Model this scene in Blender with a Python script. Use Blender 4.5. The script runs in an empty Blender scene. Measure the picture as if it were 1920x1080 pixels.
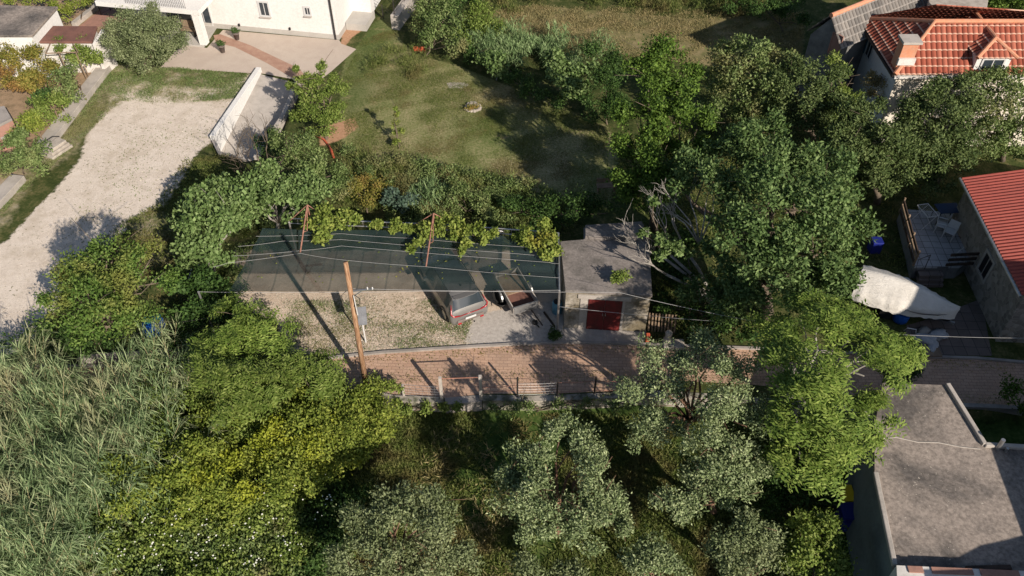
import bpy, bmesh, math, random
import numpy as np
from mathutils import Vector, Matrix
R=math.radians
S=bpy.context.scene
# ---------------- camera, sky, sun, exposure ----------------
CH=27.0; CF=1560.0; CT=R(45.5)
cam_d=bpy.data.cameras.new('Camera'); cam=bpy.data.objects.new('Camera',cam_d); S.collection.objects.link(cam)
cam.location=(0,0,CH); cam.rotation_euler=(math.pi/2-CT,0,0)
cam_d.sensor_width=36; cam_d.lens=CF/1920*36; cam_d.clip_end=2000; cam_d.clip_start=0.1
S.camera=cam
SUN_EL=R(30); SUN_AZ=R(-56)       # direction to the sun, ccw from +X
W=bpy.data.worlds.new('World'); S.world=W; W.use_nodes=True
wn=W.node_tree.nodes; wn.clear()
sk=wn.new('ShaderNodeTexSky'); sk.sky_type='NISHITA'; sk.sun_disc=False; sk.sun_elevation=SUN_EL; sk.sun_rotation=R(146)
bg=wn.new('ShaderNodeBackground'); bg.inputs[1].default_value=0.07
wo=wn.new('ShaderNodeOutputWorld'); W.node_tree.links.new(sk.outputs[0],bg.inputs[0]); W.node_tree.links.new(bg.outputs[0],wo.inputs[0])
sl=bpy.data.lights.new('Sun','SUN'); sl.energy=5.0; sl.angle=R(0.5); sl.color=(1.0,0.885,0.755)
so=bpy.data.objects.new('Sun',sl); S.collection.objects.link(so)
SD=Vector((math.cos(SUN_EL)*math.cos(SUN_AZ),math.cos(SUN_EL)*math.sin(SUN_AZ),math.sin(SUN_EL)))
so.rotation_euler=SD.to_track_quat('Z','Y').to_euler(); so.location=(20,-30,40)
S.view_settings.view_transform='Standard'; S.view_settings.look='None'; S.view_settings.exposure=0.5; S.view_settings.gamma=1.0
S.render.engine='CYCLES'
S.cycles.max_bounces=5; S.cycles.transparent_max_bounces=12; S.cycles.diffuse_bounces=3
# ---------------- helpers ----------------
rng=np.random.default_rng(7); random.seed(7)
LOW=-0.6
def at(px,py,z=0.0):
    x=(px-960)/CF; y=(540-py)/CF
    d=(x,math.cos(CT)+y*math.sin(CT),-math.sin(CT)+y*math.cos(CT)); t=(z-CH)/d[2]
    return Vector((d[0]*t,d[1]*t,z))
def proj(p):
    zc=p[2]-CH; dep=p[1]*math.cos(CT)-zc*math.sin(CT); up=p[1]*math.sin(CT)+zc*math.cos(CT)
    return 960+CF*p[0]/dep, 540-CF*up/dep
def ppm(px,py,z=0):
    p=at(px,py,z); return CF/(p[1]*math.cos(CT)-(z-CH)*math.sin(CT))
def onwall(A,B,px,py):
    """ray through a pixel onto the vertical plane A-B: distance along from A, and height"""
    x=(px-960)/CF; y=(540-py)/CF
    d=Vector((x,math.cos(CT)+y*math.sin(CT),-math.sin(CT)+y*math.cos(CT)))
    u=Vector((B[0]-A[0],B[1]-A[1],0)); L=u.length; u/=L; n=Vector((-u.y,u.x,0))
    t=(Vector((A[0],A[1],0))-Vector((0,0,CH))).dot(n)/d.dot(n)
    p=Vector((0,0,CH))+d*t
    return (p-Vector((A[0],A[1],0))).dot(u), p.z
def raise_to(px,py,z0,ty):
    b=at(px,py,z0); lo,hi=0,20
    for _ in range(40):
        m=(lo+hi)/2
        if proj((b.x,b.y,z0+m))[1]>ty: lo=m
        else: hi=m
    return z0+lo
def tag(o,label=None,cat=None,group=None,kind=None):
    if label: o['label']=label
    if cat: o['category']=cat
    if group: o['group']=group
    if kind: o['kind']=kind
    return o
def empty(name,loc=(0,0,0),rz=0.0,label=None,cat=None,group=None):
    o=bpy.data.objects.new(name,None); S.collection.objects.link(o); o.location=loc; o.rotation_euler=(0,0,rz)
    o.empty_display_size=0.2
    return tag(o,label,cat,group)
class MB:
    def __init__(s): s.v=[]; s.f=[]; s.m=[]
    def add(s,vs,fs,mi=0):
        b=len(s.v); s.v+=[tuple(v) for v in vs]; s.f+=[tuple(i+b for i in f) for f in fs]; s.m+=[mi]*len(fs); return s
    def box(s,c,sz,rz=0,mi=0,M=None):
        x,y,z=[k/2 for k in sz]
        vs=[Vector((a,b,d)) for d in(-z,z) for b in(-y,y) for a in(-x,x)]
        m=Matrix.Translation(c)@Matrix.Rotation(rz,4,'Z') if M is None else M
        return s.add([m@v for v in vs],[(0,2,3,1),(4,5,7,6),(0,1,5,4),(2,6,7,3),(0,4,6,2),(1,3,7,5)],mi)
    def beam(s,a,b,w,h,mi=0):
        a=Vector(a);b=Vector(b);d=b-a;L=d.length
        q=d.to_track_quat('X','Z').to_matrix().to_4x4()
        return s.box((0,0,0),(L,w,h),mi=mi,M=Matrix.Translation((a+b)/2)@q)
    def prism(s,pts,z0,z1,mi=0,top=True,bot=True):
        n=len(pts); area=sum(pts[i][0]*pts[(i+1)%n][1]-pts[(i+1)%n][0]*pts[i][1] for i in range(n))
        if area<0: pts=pts[::-1]
        z0s=z0 if hasattr(z0,'__len__') else [z0]*n; z1s=z1 if hasattr(z1,'__len__') else [z1]*n
        vs=[(p[0],p[1],z0s[i]) for i,p in enumerate(pts)]+[(p[0],p[1],z1s[i]) for i,p in enumerate(pts)]
        fs=[(i,(i+1)%n,n+(i+1)%n,n+i) for i in range(n)]
        if top: fs.append(tuple(range(n,2*n)))
        if bot: fs.append(tuple(range(n-1,-1,-1)))
        return s.add(vs,fs,mi)
    def tube(s,pts,r,n=6,mi=0,cap=True):
        pts=[Vector(p) for p in pts]; k=len(pts); rs=r if hasattr(r,'__len__') else [r]*k
        b=len(s.v); up=Vector((0,0,1))
        for i,p in enumerate(pts):
            d=(pts[min(i+1,k-1)]-pts[max(i-1,0)])
            if d.length<1e-6: d=Vector((0,0,1))
            d.normalize(); a=d.cross(up if abs(d.z)<.95 else Vector((1,0,0))).normalized(); c=d.cross(a)
            for j in range(n):
                t=2*math.pi*j/n; s.v.append(tuple(p+(a*math.cos(t)+c*math.sin(t))*rs[i]))
        for i in range(k-1):
            for j in range(n):
                s.f.append((b+i*n+j,b+i*n+(j+1)%n,b+(i+1)*n+(j+1)%n,b+(i+1)*n+j)); s.m.append(mi)
        if cap:
            s.f.append(tuple(b+j for j in range(n-1,-1,-1))); s.f.append(tuple(b+(k-1)*n+j for j in range(n))); s.m+=[mi,mi]
        return s
    def lathe(s,c,prof,n=20,mi=0,M=None):
        b=len(s.v); m=M or Matrix.Translation(c)
        for r,z in prof:
            for j in range(n):
                t=2*math.pi*j/n; s.v.append(tuple(m@Vector((r*math.cos(t),r*math.sin(t),z))))
        for i in range(len(prof)-1):
            for j in range(n): s.f.append((b+i*n+j,b+i*n+(j+1)%n,b+(i+1)*n+(j+1)%n,b+(i+1)*n+j)); s.m.append(mi)
        s.f.append(tuple(b+j for j in range(n-1,-1,-1))); s.f.append(tuple(b+(len(prof)-1)*n+j for j in range(n))); s.m+=[mi,mi]
        return s
    def build(s,name,mats,parent=None,smooth=False,bevel=0):
        me=bpy.data.meshes.new(name); me.from_pydata(s.v,[],s.f)
        mats=mats if isinstance(mats,(list,tuple)) else [mats]
        for m in mats: me.materials.append(m)
        if len(mats)>1: me.polygons.foreach_set('material_index',s.m)
        if smooth: me.polygons.foreach_set('use_smooth',[True]*len(s.f))
        o=bpy.data.objects.new(name,me); S.collection.objects.link(o)
        if parent: o.parent=parent
        if bevel:
            b=o.modifiers.new('Bevel','BEVEL'); b.width=bevel; b.segments=2; b.limit_method='ANGLE'
        return o
def copy_tree(o,parent=None):
    c=o.copy(); S.collection.objects.link(c); c.parent=parent
    for ch in list(o.children): copy_tree(ch,c)
    return c
def quadmesh(name,V,mats,parent=None,smooth=False,col=None):
    """V: (n,4,3) array of separate quads"""
    n=len(V); me=bpy.data.meshes.new(name)
    me.vertices.add(n*4); me.vertices.foreach_set('co',V.reshape(-1).astype(np.float32))
    me.loops.add(n*4); me.loops.foreach_set('vertex_index',np.arange(n*4,dtype=np.int32))
    me.polygons.add(n); me.polygons.foreach_set('loop_start',np.arange(0,n*4,4,dtype=np.int32)); me.polygons.foreach_set('loop_total',np.full(n,4,dtype=np.int32))
    me.update(calc_edges=True)
    me.materials.append(mats)
    o=bpy.data.objects.new(name,me); S.collection.objects.link(o)
    if parent: o.parent=parent
    return o
# ---------------- materials ----------------
class NT:
    def __init__(s,name):
        s.m=bpy.data.materials.new(name); s.m.use_nodes=True; s.t=s.m.node_tree; s.t.nodes.clear()
        s.out=s.new('ShaderNodeOutputMaterial')
    def new(s,t): return s.t.nodes.new(t)
    def link(s,a,b): s.t.links.new(a,b)
    def put(s,v,inp):
        if hasattr(v,'is_output') or hasattr(v,'links'): s.link(v,inp)
        elif v is not None:
            if hasattr(v,'__len__') and len(v)==3 and inp.type=='RGBA': v=(*v,1)
            inp.default_value=v
    def pos(s): return s.new('ShaderNodeNewGeometry').outputs['Position']
    def obj(s): return s.new('ShaderNodeTexCoord').outputs['Object']
    def island(s): return s.new('ShaderNodeNewGeometry').outputs['Random Per Island']
    def noise(s,scale,detail=3,rough=.55,vec=None,dist=0):
        n=s.new('ShaderNodeTexNoise'); n.inputs['Scale'].default_value=scale; n.inputs['Detail'].default_value=detail; n.inputs['Roughness'].default_value=rough; n.inputs['Distortion'].default_value=dist
        if vec is not None: s.link(vec,n.inputs['Vector'])
        return n.outputs['Fac']
    def voro(s,scale,vec=None,out='Distance',feat='F1'):
        n=s.new('ShaderNodeTexVoronoi'); n.feature=feat; n.inputs['Scale'].default_value=scale
        if vec is not None: s.link(vec,n.inputs['Vector'])
        return n.outputs[out]
    def mapv(s,vec,scale=(1,1,1),rot=(0,0,0),loc=(0,0,0)):
        n=s.new('ShaderNodeMapping'); s.link(vec,n.inputs[0]); n.inputs['Location'].default_value=loc; n.inputs['Rotation'].default_value=rot; n.inputs['Scale'].default_value=scale; return n.outputs[0]
    def ramp(s,fac,stops,interp='LINEAR'):
        n=s.new('ShaderNodeValToRGB'); s.put(fac,n.inputs[0]); cr=n.color_ramp; cr.interpolation=interp
        while len(cr.elements)<len(stops): cr.elements.new(0.5)
        for e,(p,c) in zip(cr.elements,stops):
            e.position=p; e.color=(*c,1) if hasattr(c,'__len__') else (c,c,c,1)
        return n.outputs[0]
    def mix(s,f,a,b,mode='MIX'):
        n=s.new('ShaderNodeMix'); n.data_type='RGBA'; n.blend_type=mode; s.put(f,n.inputs[0]); s.put(a,n.inputs[6]); s.put(b,n.inputs[7]); return n.outputs[2]
    def math(s,op,a,b=None,c=None,clamp=False):
        n=s.new('ShaderNodeMath'); n.operation=op; n.use_clamp=clamp; s.put(a,n.inputs[0])
        if b is not None: s.put(b,n.inputs[1])
        if c is not None: s.put(c,n.inputs[2])
        return n.outputs[0]
    def attr(s,name):
        n=s.new('ShaderNodeAttribute'); n.attribute_name=name; return n.outputs['Fac']
    def bump(s,h,strength=.3,dist=.02):
        n=s.new('ShaderNodeBump'); n.inputs['Strength'].default_value=strength; n.inputs['Distance'].default_value=dist; s.link(h,n.inputs['Height']); return n.outputs[0]
    def bsdf(s,col,rough=.8,metal=0,normal=None,spec=.3,**k):
        n=s.new('ShaderNodeBsdfPrincipled'); s.put(col,n.inputs['Base Color']); s.put(rough,n.inputs['Roughness']); n.inputs['Metallic'].default_value=metal; n.inputs['Specular IOR Level'].default_value=spec
        if normal is not None: s.link(normal,n.inputs['Normal'])
        for a,b in k.items(): n.inputs[a.replace('_',' ')].default_value=b
        return n.outputs[0]
    def done(s,sh): s.link(sh,s.out.inputs[0]); return s.m
def leafmat(name,a,b,c,trans=.3,patch=None):
    t=NT(name); i=t.island()
    col=t.ramp(i,[(0,a),(.5,b),(1,c)])
    n=t.noise(.7,2,.5,t.obj())
    col=t.mix(t.ramp(n,[(.35,0.0),(.65,1.0)]),t.mix(1.0,col,(.72,.78,.72),'MULTIPLY'),col)
    if patch: col=t.mix(t.ramp(t.noise(.45,3,.6,t.mapv(t.obj(),loc=(5,3,1))),[(.5,0.0),(.62,.8)]),col,patch)
    p=t.bsdf(col,.6,spec=.14)
    tr=t.new('ShaderNodeBsdfTranslucent'); t.link(t.mix(1,col,(1.25,1.3,.6),'MULTIPLY'),tr.inputs[0])
    m=t.new('ShaderNodeMixShader'); m.inputs[0].default_value=trans; t.link(p,m.inputs[1]); t.link(tr.outputs[0],m.inputs[2])
    return t.done(m.outputs[0])
def plain(name,col,rough=.6,metal=0,var=.12,scale=3,spec=.3,bump=0):
    t=NT(name); n=t.noise(scale,5,.6,t.obj())
    lo=tuple(max(0,x*(1-var)) for x in col); hi=tuple(min(1,x*(1+var)) for x in col)
    c=t.ramp(n,[(.3,lo),(.7,hi)])
    nb=t.bump(t.noise(scale*8,3,.6,t.obj()),bump,.01) if bump else None
    return t.done(t.bsdf(c,rough,metal,nb,spec))
def weathered(name,col,stain,scale=1.2,rough=.9,amt=.6,fine=25,bump=.3,speck=None,fa=.5,fd=.72):
    t=NT(name); v=t.obj()
    n=t.noise(scale,6,.65,v,.3); c=t.mix(t.ramp(n,[(.43,0.0),(.60,amt)]),col,stain)
    f=t.noise(fine,4,.75,v); c=t.mix(t.ramp(f,[(.36,fa),(.62,0.0)]),c,t.mix(1,c,(fd,fd,fd),'MULTIPLY'))
    if speck: c=t.mix(t.ramp(t.noise(14,2,.5,t.mapv(v,loc=(9,9,9))),[(.70,0.0),(.74,1.0)]),c,speck)
    return t.done(t.bsdf(c,rough,0,t.bump(f,bump,.01),.2))
M={}
M['white_wall']=weathered('white_wall',(.66,.655,.64),(.60,.595,.575),.5,.8,.5,8,.05)
M['plinth']=weathered('plinth_grey',(.42,.40,.37),(.33,.31,.29),1,.9,.5,20,.1)
M['white_old']=weathered('old_whitewash',(.62,.60,.57),(.42,.40,.37),1.2,.9,.6,20,.2)
M['blue_white']=weathered('pale_wall',(.66,.68,.69),(.56,.58,.58),.8,.9,.4,15,.1)
M['cream']=weathered('cream_wall',(.68,.63,.55),(.58,.53,.46),.8,.9,.4,15,.1)
M['concrete']=weathered('concrete',(.33,.30,.275),(.20,.185,.17),1.0,.95,.7,22,.4)
M['concrete_pale']=weathered('concrete_pale',(.42,.385,.35),(.27,.25,.225),1.0,.95,.6,22,.3)
M['roof_concrete']=weathered('roof_concrete',(.32,.275,.24),(.13,.118,.11),.38,.95,1.0,7,.9,(.46,.42,.36),.9,.5)
M['shed_roof']=weathered('shed_roof',(.24,.215,.20),(.13,.12,.11),.8,.95,.9,9,.6,(.34,.31,.28),.8,.6)
M['shed_wall']=weathered('shed_wall',(.36,.33,.285),(.16,.135,.09),1.0,.95,1.0,8,.5,None,.8,.6)
M['grey_plaster']=weathered('grey_plaster',(.20,.20,.195),(.10,.10,.10),.9,.95,.8,12,.4)
M['dark_wall']=weathered('green_grey_wall',(.16,.19,.19),(.10,.12,.12),.7,.9,.7,10,.3)
M['red_door']=weathered('red_metal_door',(.17,.028,.026),(.09,.028,.024),2.5,.6,.9,10,.05)
M['dark']=plain('dark_opening',(.015,.015,.017),.3)
M['black']=plain('black_rubber',(.02,.02,.02),.6)
M['wire']=plain('dull_wire',(.30,.30,.30),.7)
M['metal']=plain('galvanised_metal',(.42,.42,.42),.42,.8,.2)
M['metal_dark']=plain('dark_metal',(.05,.045,.045),.5,.5)
M['rust']=plain('rusty_pipe',(.30,.15,.11),.8,.2,.35,6)
M['glass']=plain('window_glass',(.03,.04,.05),.08,0,.1,1,.8)
M['shutter']=plain('grey_shutter',(.16,.13,.12),.6)
M['wood']=weathered('weathered_wood',(.26,.19,.13),(.15,.11,.08),3,.85,.7,12,.3)
M['wood_dark']=weathered('dark_wood',(.07,.05,.04),(.03,.025,.02),3,.8,.7,12,.3)
M['white_plastic']=plain('white_plastic',(.50,.50,.50),.4,0,.05)
M['blue']=plain('blue_plastic',(.015,.09,.38),.4,0,.15)
M['yellow']=plain('yellow_plastic',(.62,.46,.02),.45,0,.1)
M['navy']=plain('navy_plastic',(.012,.02,.16),.45,0,.1)
M['orange']=plain('orange_plastic',(.48,.10,.05),.6,0,.1)
M['terracotta']=weathered('terracotta',(.34,.19,.15),(.25,.15,.12),3,.9,.6,12,.3)
M['stone']=weathered('pale_stone',(.42,.38,.33),(.26,.23,.20),2,.95,.7,14,.5)
M['rubble']=weathered('mossy_rubble',(.36,.33,.29),(.09,.095,.06),1.6,.95,.95,9,.6)
M['bag']=weathered('white_bags',(.36,.37,.39),(.20,.21,.23),3,.5,.5,10,.3)
M['brown_roof']=weathered('brown_roof',(.19,.095,.075),(.12,.065,.055),1,.85,.7,14,.2)
M['pole_wood']=(lambda t:(t.done(t.bsdf(t.ramp(t.noise(2,5,.65,t.mapv(t.obj(),(14,14,1.2))),[(.3,(.12,.06,.035)),(.5,(.28,.16,.09)),(.7,(.42,.29,.19))]),.85,0,t.bump(t.noise(3,4,.6,t.mapv(t.obj(),(20,20,1))),.4,.02),.2))))(NT('pole_wood'))
M['bark']=weathered('bark',(.15,.12,.09),(.08,.065,.05),3,.95,.7,20,.6)
M['bark_grey']=weathered('pale_bark',(.33,.31,.28),(.19,.18,.16),3,.95,.6,20,.5)
M['bark_red']=weathered('reddish_bark',(.20,.12,.08),(.10,.065,.05),3,.95,.6,20,.5)
def tiles(name,c1,c2,c3,joint,su,sv,patch=0):
    """u along the eave in UV x (metres), v down the slope in UV y (metres)"""
    t=NT(name); uv=t.new('ShaderNodeUVMap').outputs[0]
    sep=t.new('ShaderNodeSeparateXYZ'); t.link(uv,sep.inputs[0]); u=sep.outputs[0]; v=sep.outputs[1]
    w=t.new('ShaderNodeTexWhiteNoise'); w.noise_dimensions='2D'
    cmb=t.new('ShaderNodeCombineXYZ'); t.link(t.math('FLOOR',t.math('DIVIDE',u,su)),cmb.inputs[0]); t.link(t.math('FLOOR',t.math('DIVIDE',v,sv)),cmb.inputs[1]); t.link(cmb.outputs[0],w.inputs[0])
    col=t.ramp(w.outputs[0],[(0,c1),(.5,c2),(1,c3)])
    fv=t.math('FRACT',t.math('DIVIDE',v,sv)); lip=t.ramp(fv,[(0,1.0),(.12,1.0),(.2,0.0)]); fu=t.math('FRACT',t.math('DIVIDE',u,su)); gr=t.ramp(fu,[(0,1.0),(.2,0.0),(.8,0.0),(1,1.0)]); col=t.mix(t.math('MULTIPLY',gr,.8),col,t.mix(1,col,(.25,.22,.22),'MULTIPLY'))
    col=t.mix(t.math('MULTIPLY',lip,.75),col,joint)
    col=t.mix(t.ramp(t.noise(.9,5,.65,t.obj()),[(.4,0.0),(.75,.5)]),col,t.mix(1,col,(.55,.52,.5),'MULTIPLY'))
    return t.done(t.bsdf(col,.85,0,None,.2))
M['tile_orange']=tiles('orange_tiles',(.24,.062,.038),(.31,.088,.055),(.38,.13,.085),(.62,.42,.32),.27,.42)
M['tile_grey']=tiles('grey_tiles',(.12,.115,.11),(.18,.17,.16),(.25,.23,.21),(.30,.28,.26),.26,.42)
M['sheet_red']=weathered('red_sheet',(.28,.06,.045),(.22,.05,.04),1.2,.5,.5,8,.02)
M['ridge_tile']=weathered('ridge_tiles',(.55,.24,.14),(.44,.26,.18),3,.85,.6,6,.2)
M['car_paint']=plain('silver_car_paint',(.27,.265,.26),.28,.55,.04,1,.5)
M['car_roof']=plain('car_roof_grey',(.16,.16,.165),.35,.3,.05,1,.5)
M['tail']=plain('red_lamp',(.30,.012,.018),.25,0,.1,2,.8)
M['rim']=plain('alloy_rim',(.45,.44,.43),.3,.8,.05)
def tarpmat():
    t=NT('beige_tarp'); v=t.obj(); a=t.noise(1.1,6,.7,t.mapv(v,(1,3.5,1),(0,0,R(12))),1.5); b=t.noise(3,5,.7,t.mapv(v,(.6,2.5,1),(0,0,R(-25))),2.0)
    c=t.ramp(t.noise(.9,5,.65,v),[(.35,(.54,.52,.48)),(.6,(.63,.61,.57))])
    return t.done(t.bsdf(c,.75,0,t.bump(t.math('ADD',a,b),.6,.07),.2))
M['tarp']=tarpmat()
M['tarp_grey']=weathered('grey_tarp',(.30,.29,.27),(.24,.23,.22),1.2,.8,.5,6,.1)
def stonewall():
    t=NT('stone_wall'); v=t.obj(); d=t.voro(4.2,v,'Distance','DISTANCE_TO_EDGE'); c=t.voro(4.2,v,'Color')
    sc=t.new('ShaderNodeSeparateColor'); t.link(c,sc.inputs[0])
    col=t.ramp(sc.outputs[0],[(0,(.17,.15,.13)),(.5,(.25,.225,.195)),(1,(.34,.31,.27))])
    col=t.mix(t.ramp(d,[(.0,1.0),(.07,0.0)]),col,(.31,.29,.26))
    return t.done(t.bsdf(col,.95,0,t.bump(t.ramp(d,[(0,0.0),(.1,1.0)]),.6,.04),.2))
M['stone_wall']=stonewall()
def brickpave():
    t=NT('brick_paving'); v=t.mapv(t.pos(),rot=(0,0,R(2)))
    b=t.new('ShaderNodeTexBrick'); t.link(v,b.inputs[0]); b.inputs['Scale'].default_value=1.0; b.inputs['Brick Width'].default_value=.32; b.inputs['Row Height'].default_value=.16; b.inputs['Mortar Size'].default_value=.012; b.inputs['Mortar Smooth'].default_value=.3
    b.inputs['Color1'].default_value=(.45,.29,.205,1); b.inputs['Color2'].default_value=(.53,.36,.26,1); b.inputs['Mortar'].default_value=(.25,.16,.115,1); b.inputs['Bias'].default_value=-.1
    c=t.mix(t.ramp(t.noise(.7,6,.75,t.pos()),[(.42,0.0),(.64,.5)]),b.outputs[0],(.30,.22,.17))
    c=t.mix(t.ramp(t.noise(22,2,.6,t.pos()),[(.35,.35),(.6,0.0)]),c,(.17,.12,.09))
    return t.done(t.bsdf(c,.9,0,t.bump(t.noise(30,2,.6,t.pos()),.2,.01),.2))
M['brick']=brickpave()
def flags(name,c1,c2,mort,w,h,rot):
    t=NT(name); v=t.mapv(t.pos(),rot=(0,0,rot)); b=t.new('ShaderNodeTexBrick'); t.link(v,b.inputs[0]); b.offset=0
    b.inputs['Scale'].default_value=1; b.inputs['Brick Width'].default_value=w; b.inputs['Row Height'].default_value=h; b.inputs['Mortar Size'].default_value=.014
    b.inputs['Color1'].default_value=(*c1,1); b.inputs['Color2'].default_value=(*c2,1); b.inputs['Mortar'].default_value=(*mort,1)
    c=t.mix(t.ramp(t.noise(2,5,.6,t.pos()),[(.4,0.0),(.7,.5)]),b.outputs[0],t.mix(1,b.outputs[0],(.6,.6,.6),'MULTIPLY'))
    return t.done(t.bsdf(c,.7,0,None,.3))
M['tiles_patio']=flags('patio_tiles',(.30,.31,.33),(.36,.37,.39),(.10,.10,.10),.42,.42,R(3))
M['dark_slabs']=flags('dark_slabs',(.12,.10,.09),(.16,.13,.12),(.05,.045,.04),.5,.5,R(3))
M['pink_paving']=weathered('pale_paving',(.47,.40,.34),(.40,.33,.28),.8,.95,.5,30,.2)
M['red_path']=weathered('red_paving',(.33,.20,.15),(.42,.28,.21),2.2,.95,.6,18,.2)
# leaves
L={}
L['olive']=leafmat('olive_leaves',(.105,.145,.06),(.205,.255,.118),(.37,.42,.235),.12)
L['olive_dark']=leafmat('olive_dark_leaves',(.09,.115,.048),(.17,.20,.095),(.29,.325,.18),.12)
L['fig']=leafmat('fig_leaves',(.075,.125,.035),(.14,.205,.07),(.24,.32,.13),.2)
L['walnut']=leafmat('walnut_leaves',(.05,.09,.028),(.105,.165,.055),(.20,.275,.105),.18)
L['bright']=leafmat('bright_leaves',(.095,.145,.026),(.17,.23,.05),(.29,.34,.10),.25)
L['ash']=leafmat('ash_leaves',(.085,.14,.024),(.16,.23,.045),(.29,.36,.09),.22)
L['yellow']=leafmat('yellow_leaves',(.11,.155,.024),(.205,.25,.045),(.34,.375,.08),.25)
L['vine']=leafmat('vine_leaves',(.11,.155,.03),(.19,.245,.05),(.31,.35,.09),.25,(.28,.26,.05))
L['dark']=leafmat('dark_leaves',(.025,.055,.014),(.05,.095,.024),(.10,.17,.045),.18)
L['bay']=leafmat('bay_leaves',(.04,.08,.014),(.085,.145,.024),(.17,.26,.05),.2)
L['pine']=leafmat('pine_needles',(.04,.065,.02),(.085,.12,.04),(.16,.20,.075),.1)
L['hedge']=leafmat('hedge_leaves',(.08,.125,.035),(.15,.205,.07),(.26,.31,.13),.2,(.19,.18,.08))
L['autumn']=leafmat('autumn_leaves',(.13,.15,.03),(.22,.20,.045),(.32,.25,.07),.25,(.28,.15,.06))
L['blue']=leafmat('bluish_leaves',(.05,.085,.06),(.085,.13,.095),(.14,.19,.15),.15)
L['reed']=leafmat('reed_leaves',(.10,.155,.07),(.21,.28,.135),(.40,.46,.26),.25,(.34,.33,.20))
L['reed_green']=leafmat('green_reed_leaves',(.09,.15,.06),(.18,.26,.11),(.33,.42,.21),.2)
L['grass']=leafmat('grass_blades',(.075,.11,.024),(.14,.175,.045),(.25,.26,.10),.25,(.17,.14,.06))
L['dry']=leafmat('dry_grass_blades',(.20,.17,.08),(.29,.24,.12),(.40,.33,.18),.25)
L['yellow_tip']=leafmat('yellow_tip_leaves',(.16,.19,.02),(.28,.31,.035),(.40,.42,.06),.25)
L['stem']=plain('reed_canes',(.33,.27,.15),.7)
L['flower']=plain('white_flowers',(.70,.70,.62),.7)
L['round']=leafmat('mulberry_leaves',(.055,.105,.02),(.105,.175,.035),(.19,.26,.075),.2,(.18,.19,.05))
# ---------------- leaf clouds ----------------
def unit(a): return a/np.maximum(np.linalg.norm(a,axis=-1,keepdims=True),1e-9)
def rdir(n): return unit(rng.normal(size=(n,3)))
def _pw(x): return x
def leaves(P,axis,nrm,ln,wd):
    """rhombic leaves at points P"""
    side=unit(np.cross(axis,nrm)); n=len(P)
    l=(ln*rng.uniform(.5,1.45,n))[:,None]; w=(wd*rng.uniform(.7,1.2,n))[:,None]
    up=unit(np.cross(side,axis))
    return np.stack([P, P+axis*l*.45+side*w*.5+up*w*.12, P+axis*l-up*l*.12, P+axis*l*.45-side*w*.5+up*w*.12],1)
def cloud(C,rad,kind,size,dens,tuft=.34,vz=.85,cull=-.45):
    """C (3) centre, rad radius: many tufts of leaves over the clump"""
    nt=max(5,int(3.9*(rad/tuft)**2)); d=rdir(nt*3+10); d=d[d[:,2]>cull][:nt]; nt=len(d)
    nb=max(4,int((rad/tuft)**2*.65)); bd=rdir(nb*6+20); bd=bd[bd[:,2]>cull*.8][:nb]; nb=len(bd); bl_=rng.uniform(.45,.92,nb); br_=rng.uniform(.34,.56,nb)
    bi=rng.integers(0,nb,nt); dd=unit(d*.9+bd[bi]*.5)
    T=np.array(C)+(bd[bi]*bl_[bi][:,None]+dd*(br_[bi]*rng.uniform(.5,1.05,nt))[:,None])*rad*np.array([1,1,vz]); d=unit(dd+bd[bi]*.6)
    tr=tuft*rng.uniform(.6,1.5,nt)
    per=np.maximum(3,(dens*1.55*(tr/tuft)**2*rng.uniform(.7,1.25,nt))).astype(int)
    idx=np.repeat(np.arange(nt),per); n=len(idx)
    e=rdir(n); rr2=rng.uniform(.3,1,n)**.5
    P=T[idx]+e*(tr[idx]*rr2)[:,None]*np.array([1,1,.75])+d[idx]*(tr[idx]*rng.uniform(-.3,.9,n)**3)[:,None]
    out=unit(d[idx]*.3+e*.35+rng.normal(size=(n,3))*.75+np.array([0,0,.10]))
    if kind=='compound':
        # fronds: leaflets along a drooping rachis
        k=max(1,n//20); ti=rng.integers(0,nt,k); P0=T[ti]+rdir(k)*tuft*.35; a=unit(rdir(k)*np.array([.8,.8,.3])+d[ti]*np.array([.9,.9,.4])+np.array([0,0,.18])); up=np.array([0,0,1.0]); res=[]
        fl=size*6.5*rng.uniform(.7,1.2,k)
        for j in range(5):
            s=(j+.6)/5
            Q=P0+a*(fl*s)[:,None]-up*(fl*.35*s*s)[:,None]
            sd=unit(np.cross(a,up))
            for sg in(-1,1):
                ax=unit(a*.55+sd*sg-up*.15+rng.normal(size=(k,3))*.1); nm=unit(up*.8+d[ti]*.5-up*.0+rng.normal(size=(k,3))*.2)
                res.append(leaves(Q,ax,nm,size*1.7,size*.62))
        return np.concatenate(res)
    nm=unit(rng.normal(size=(n,3))*.42+np.array([0,0,.30])+e*.75+d[idx]*.45)
    asp={'broad':.85,'small':.5,'needle':.25,'mid':.6}[kind]
    return leaves(P,out,nm,size,size*asp)
def cl(px,py,z,r): return (at(px,py,z),r/ppm(px,py,z))
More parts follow.
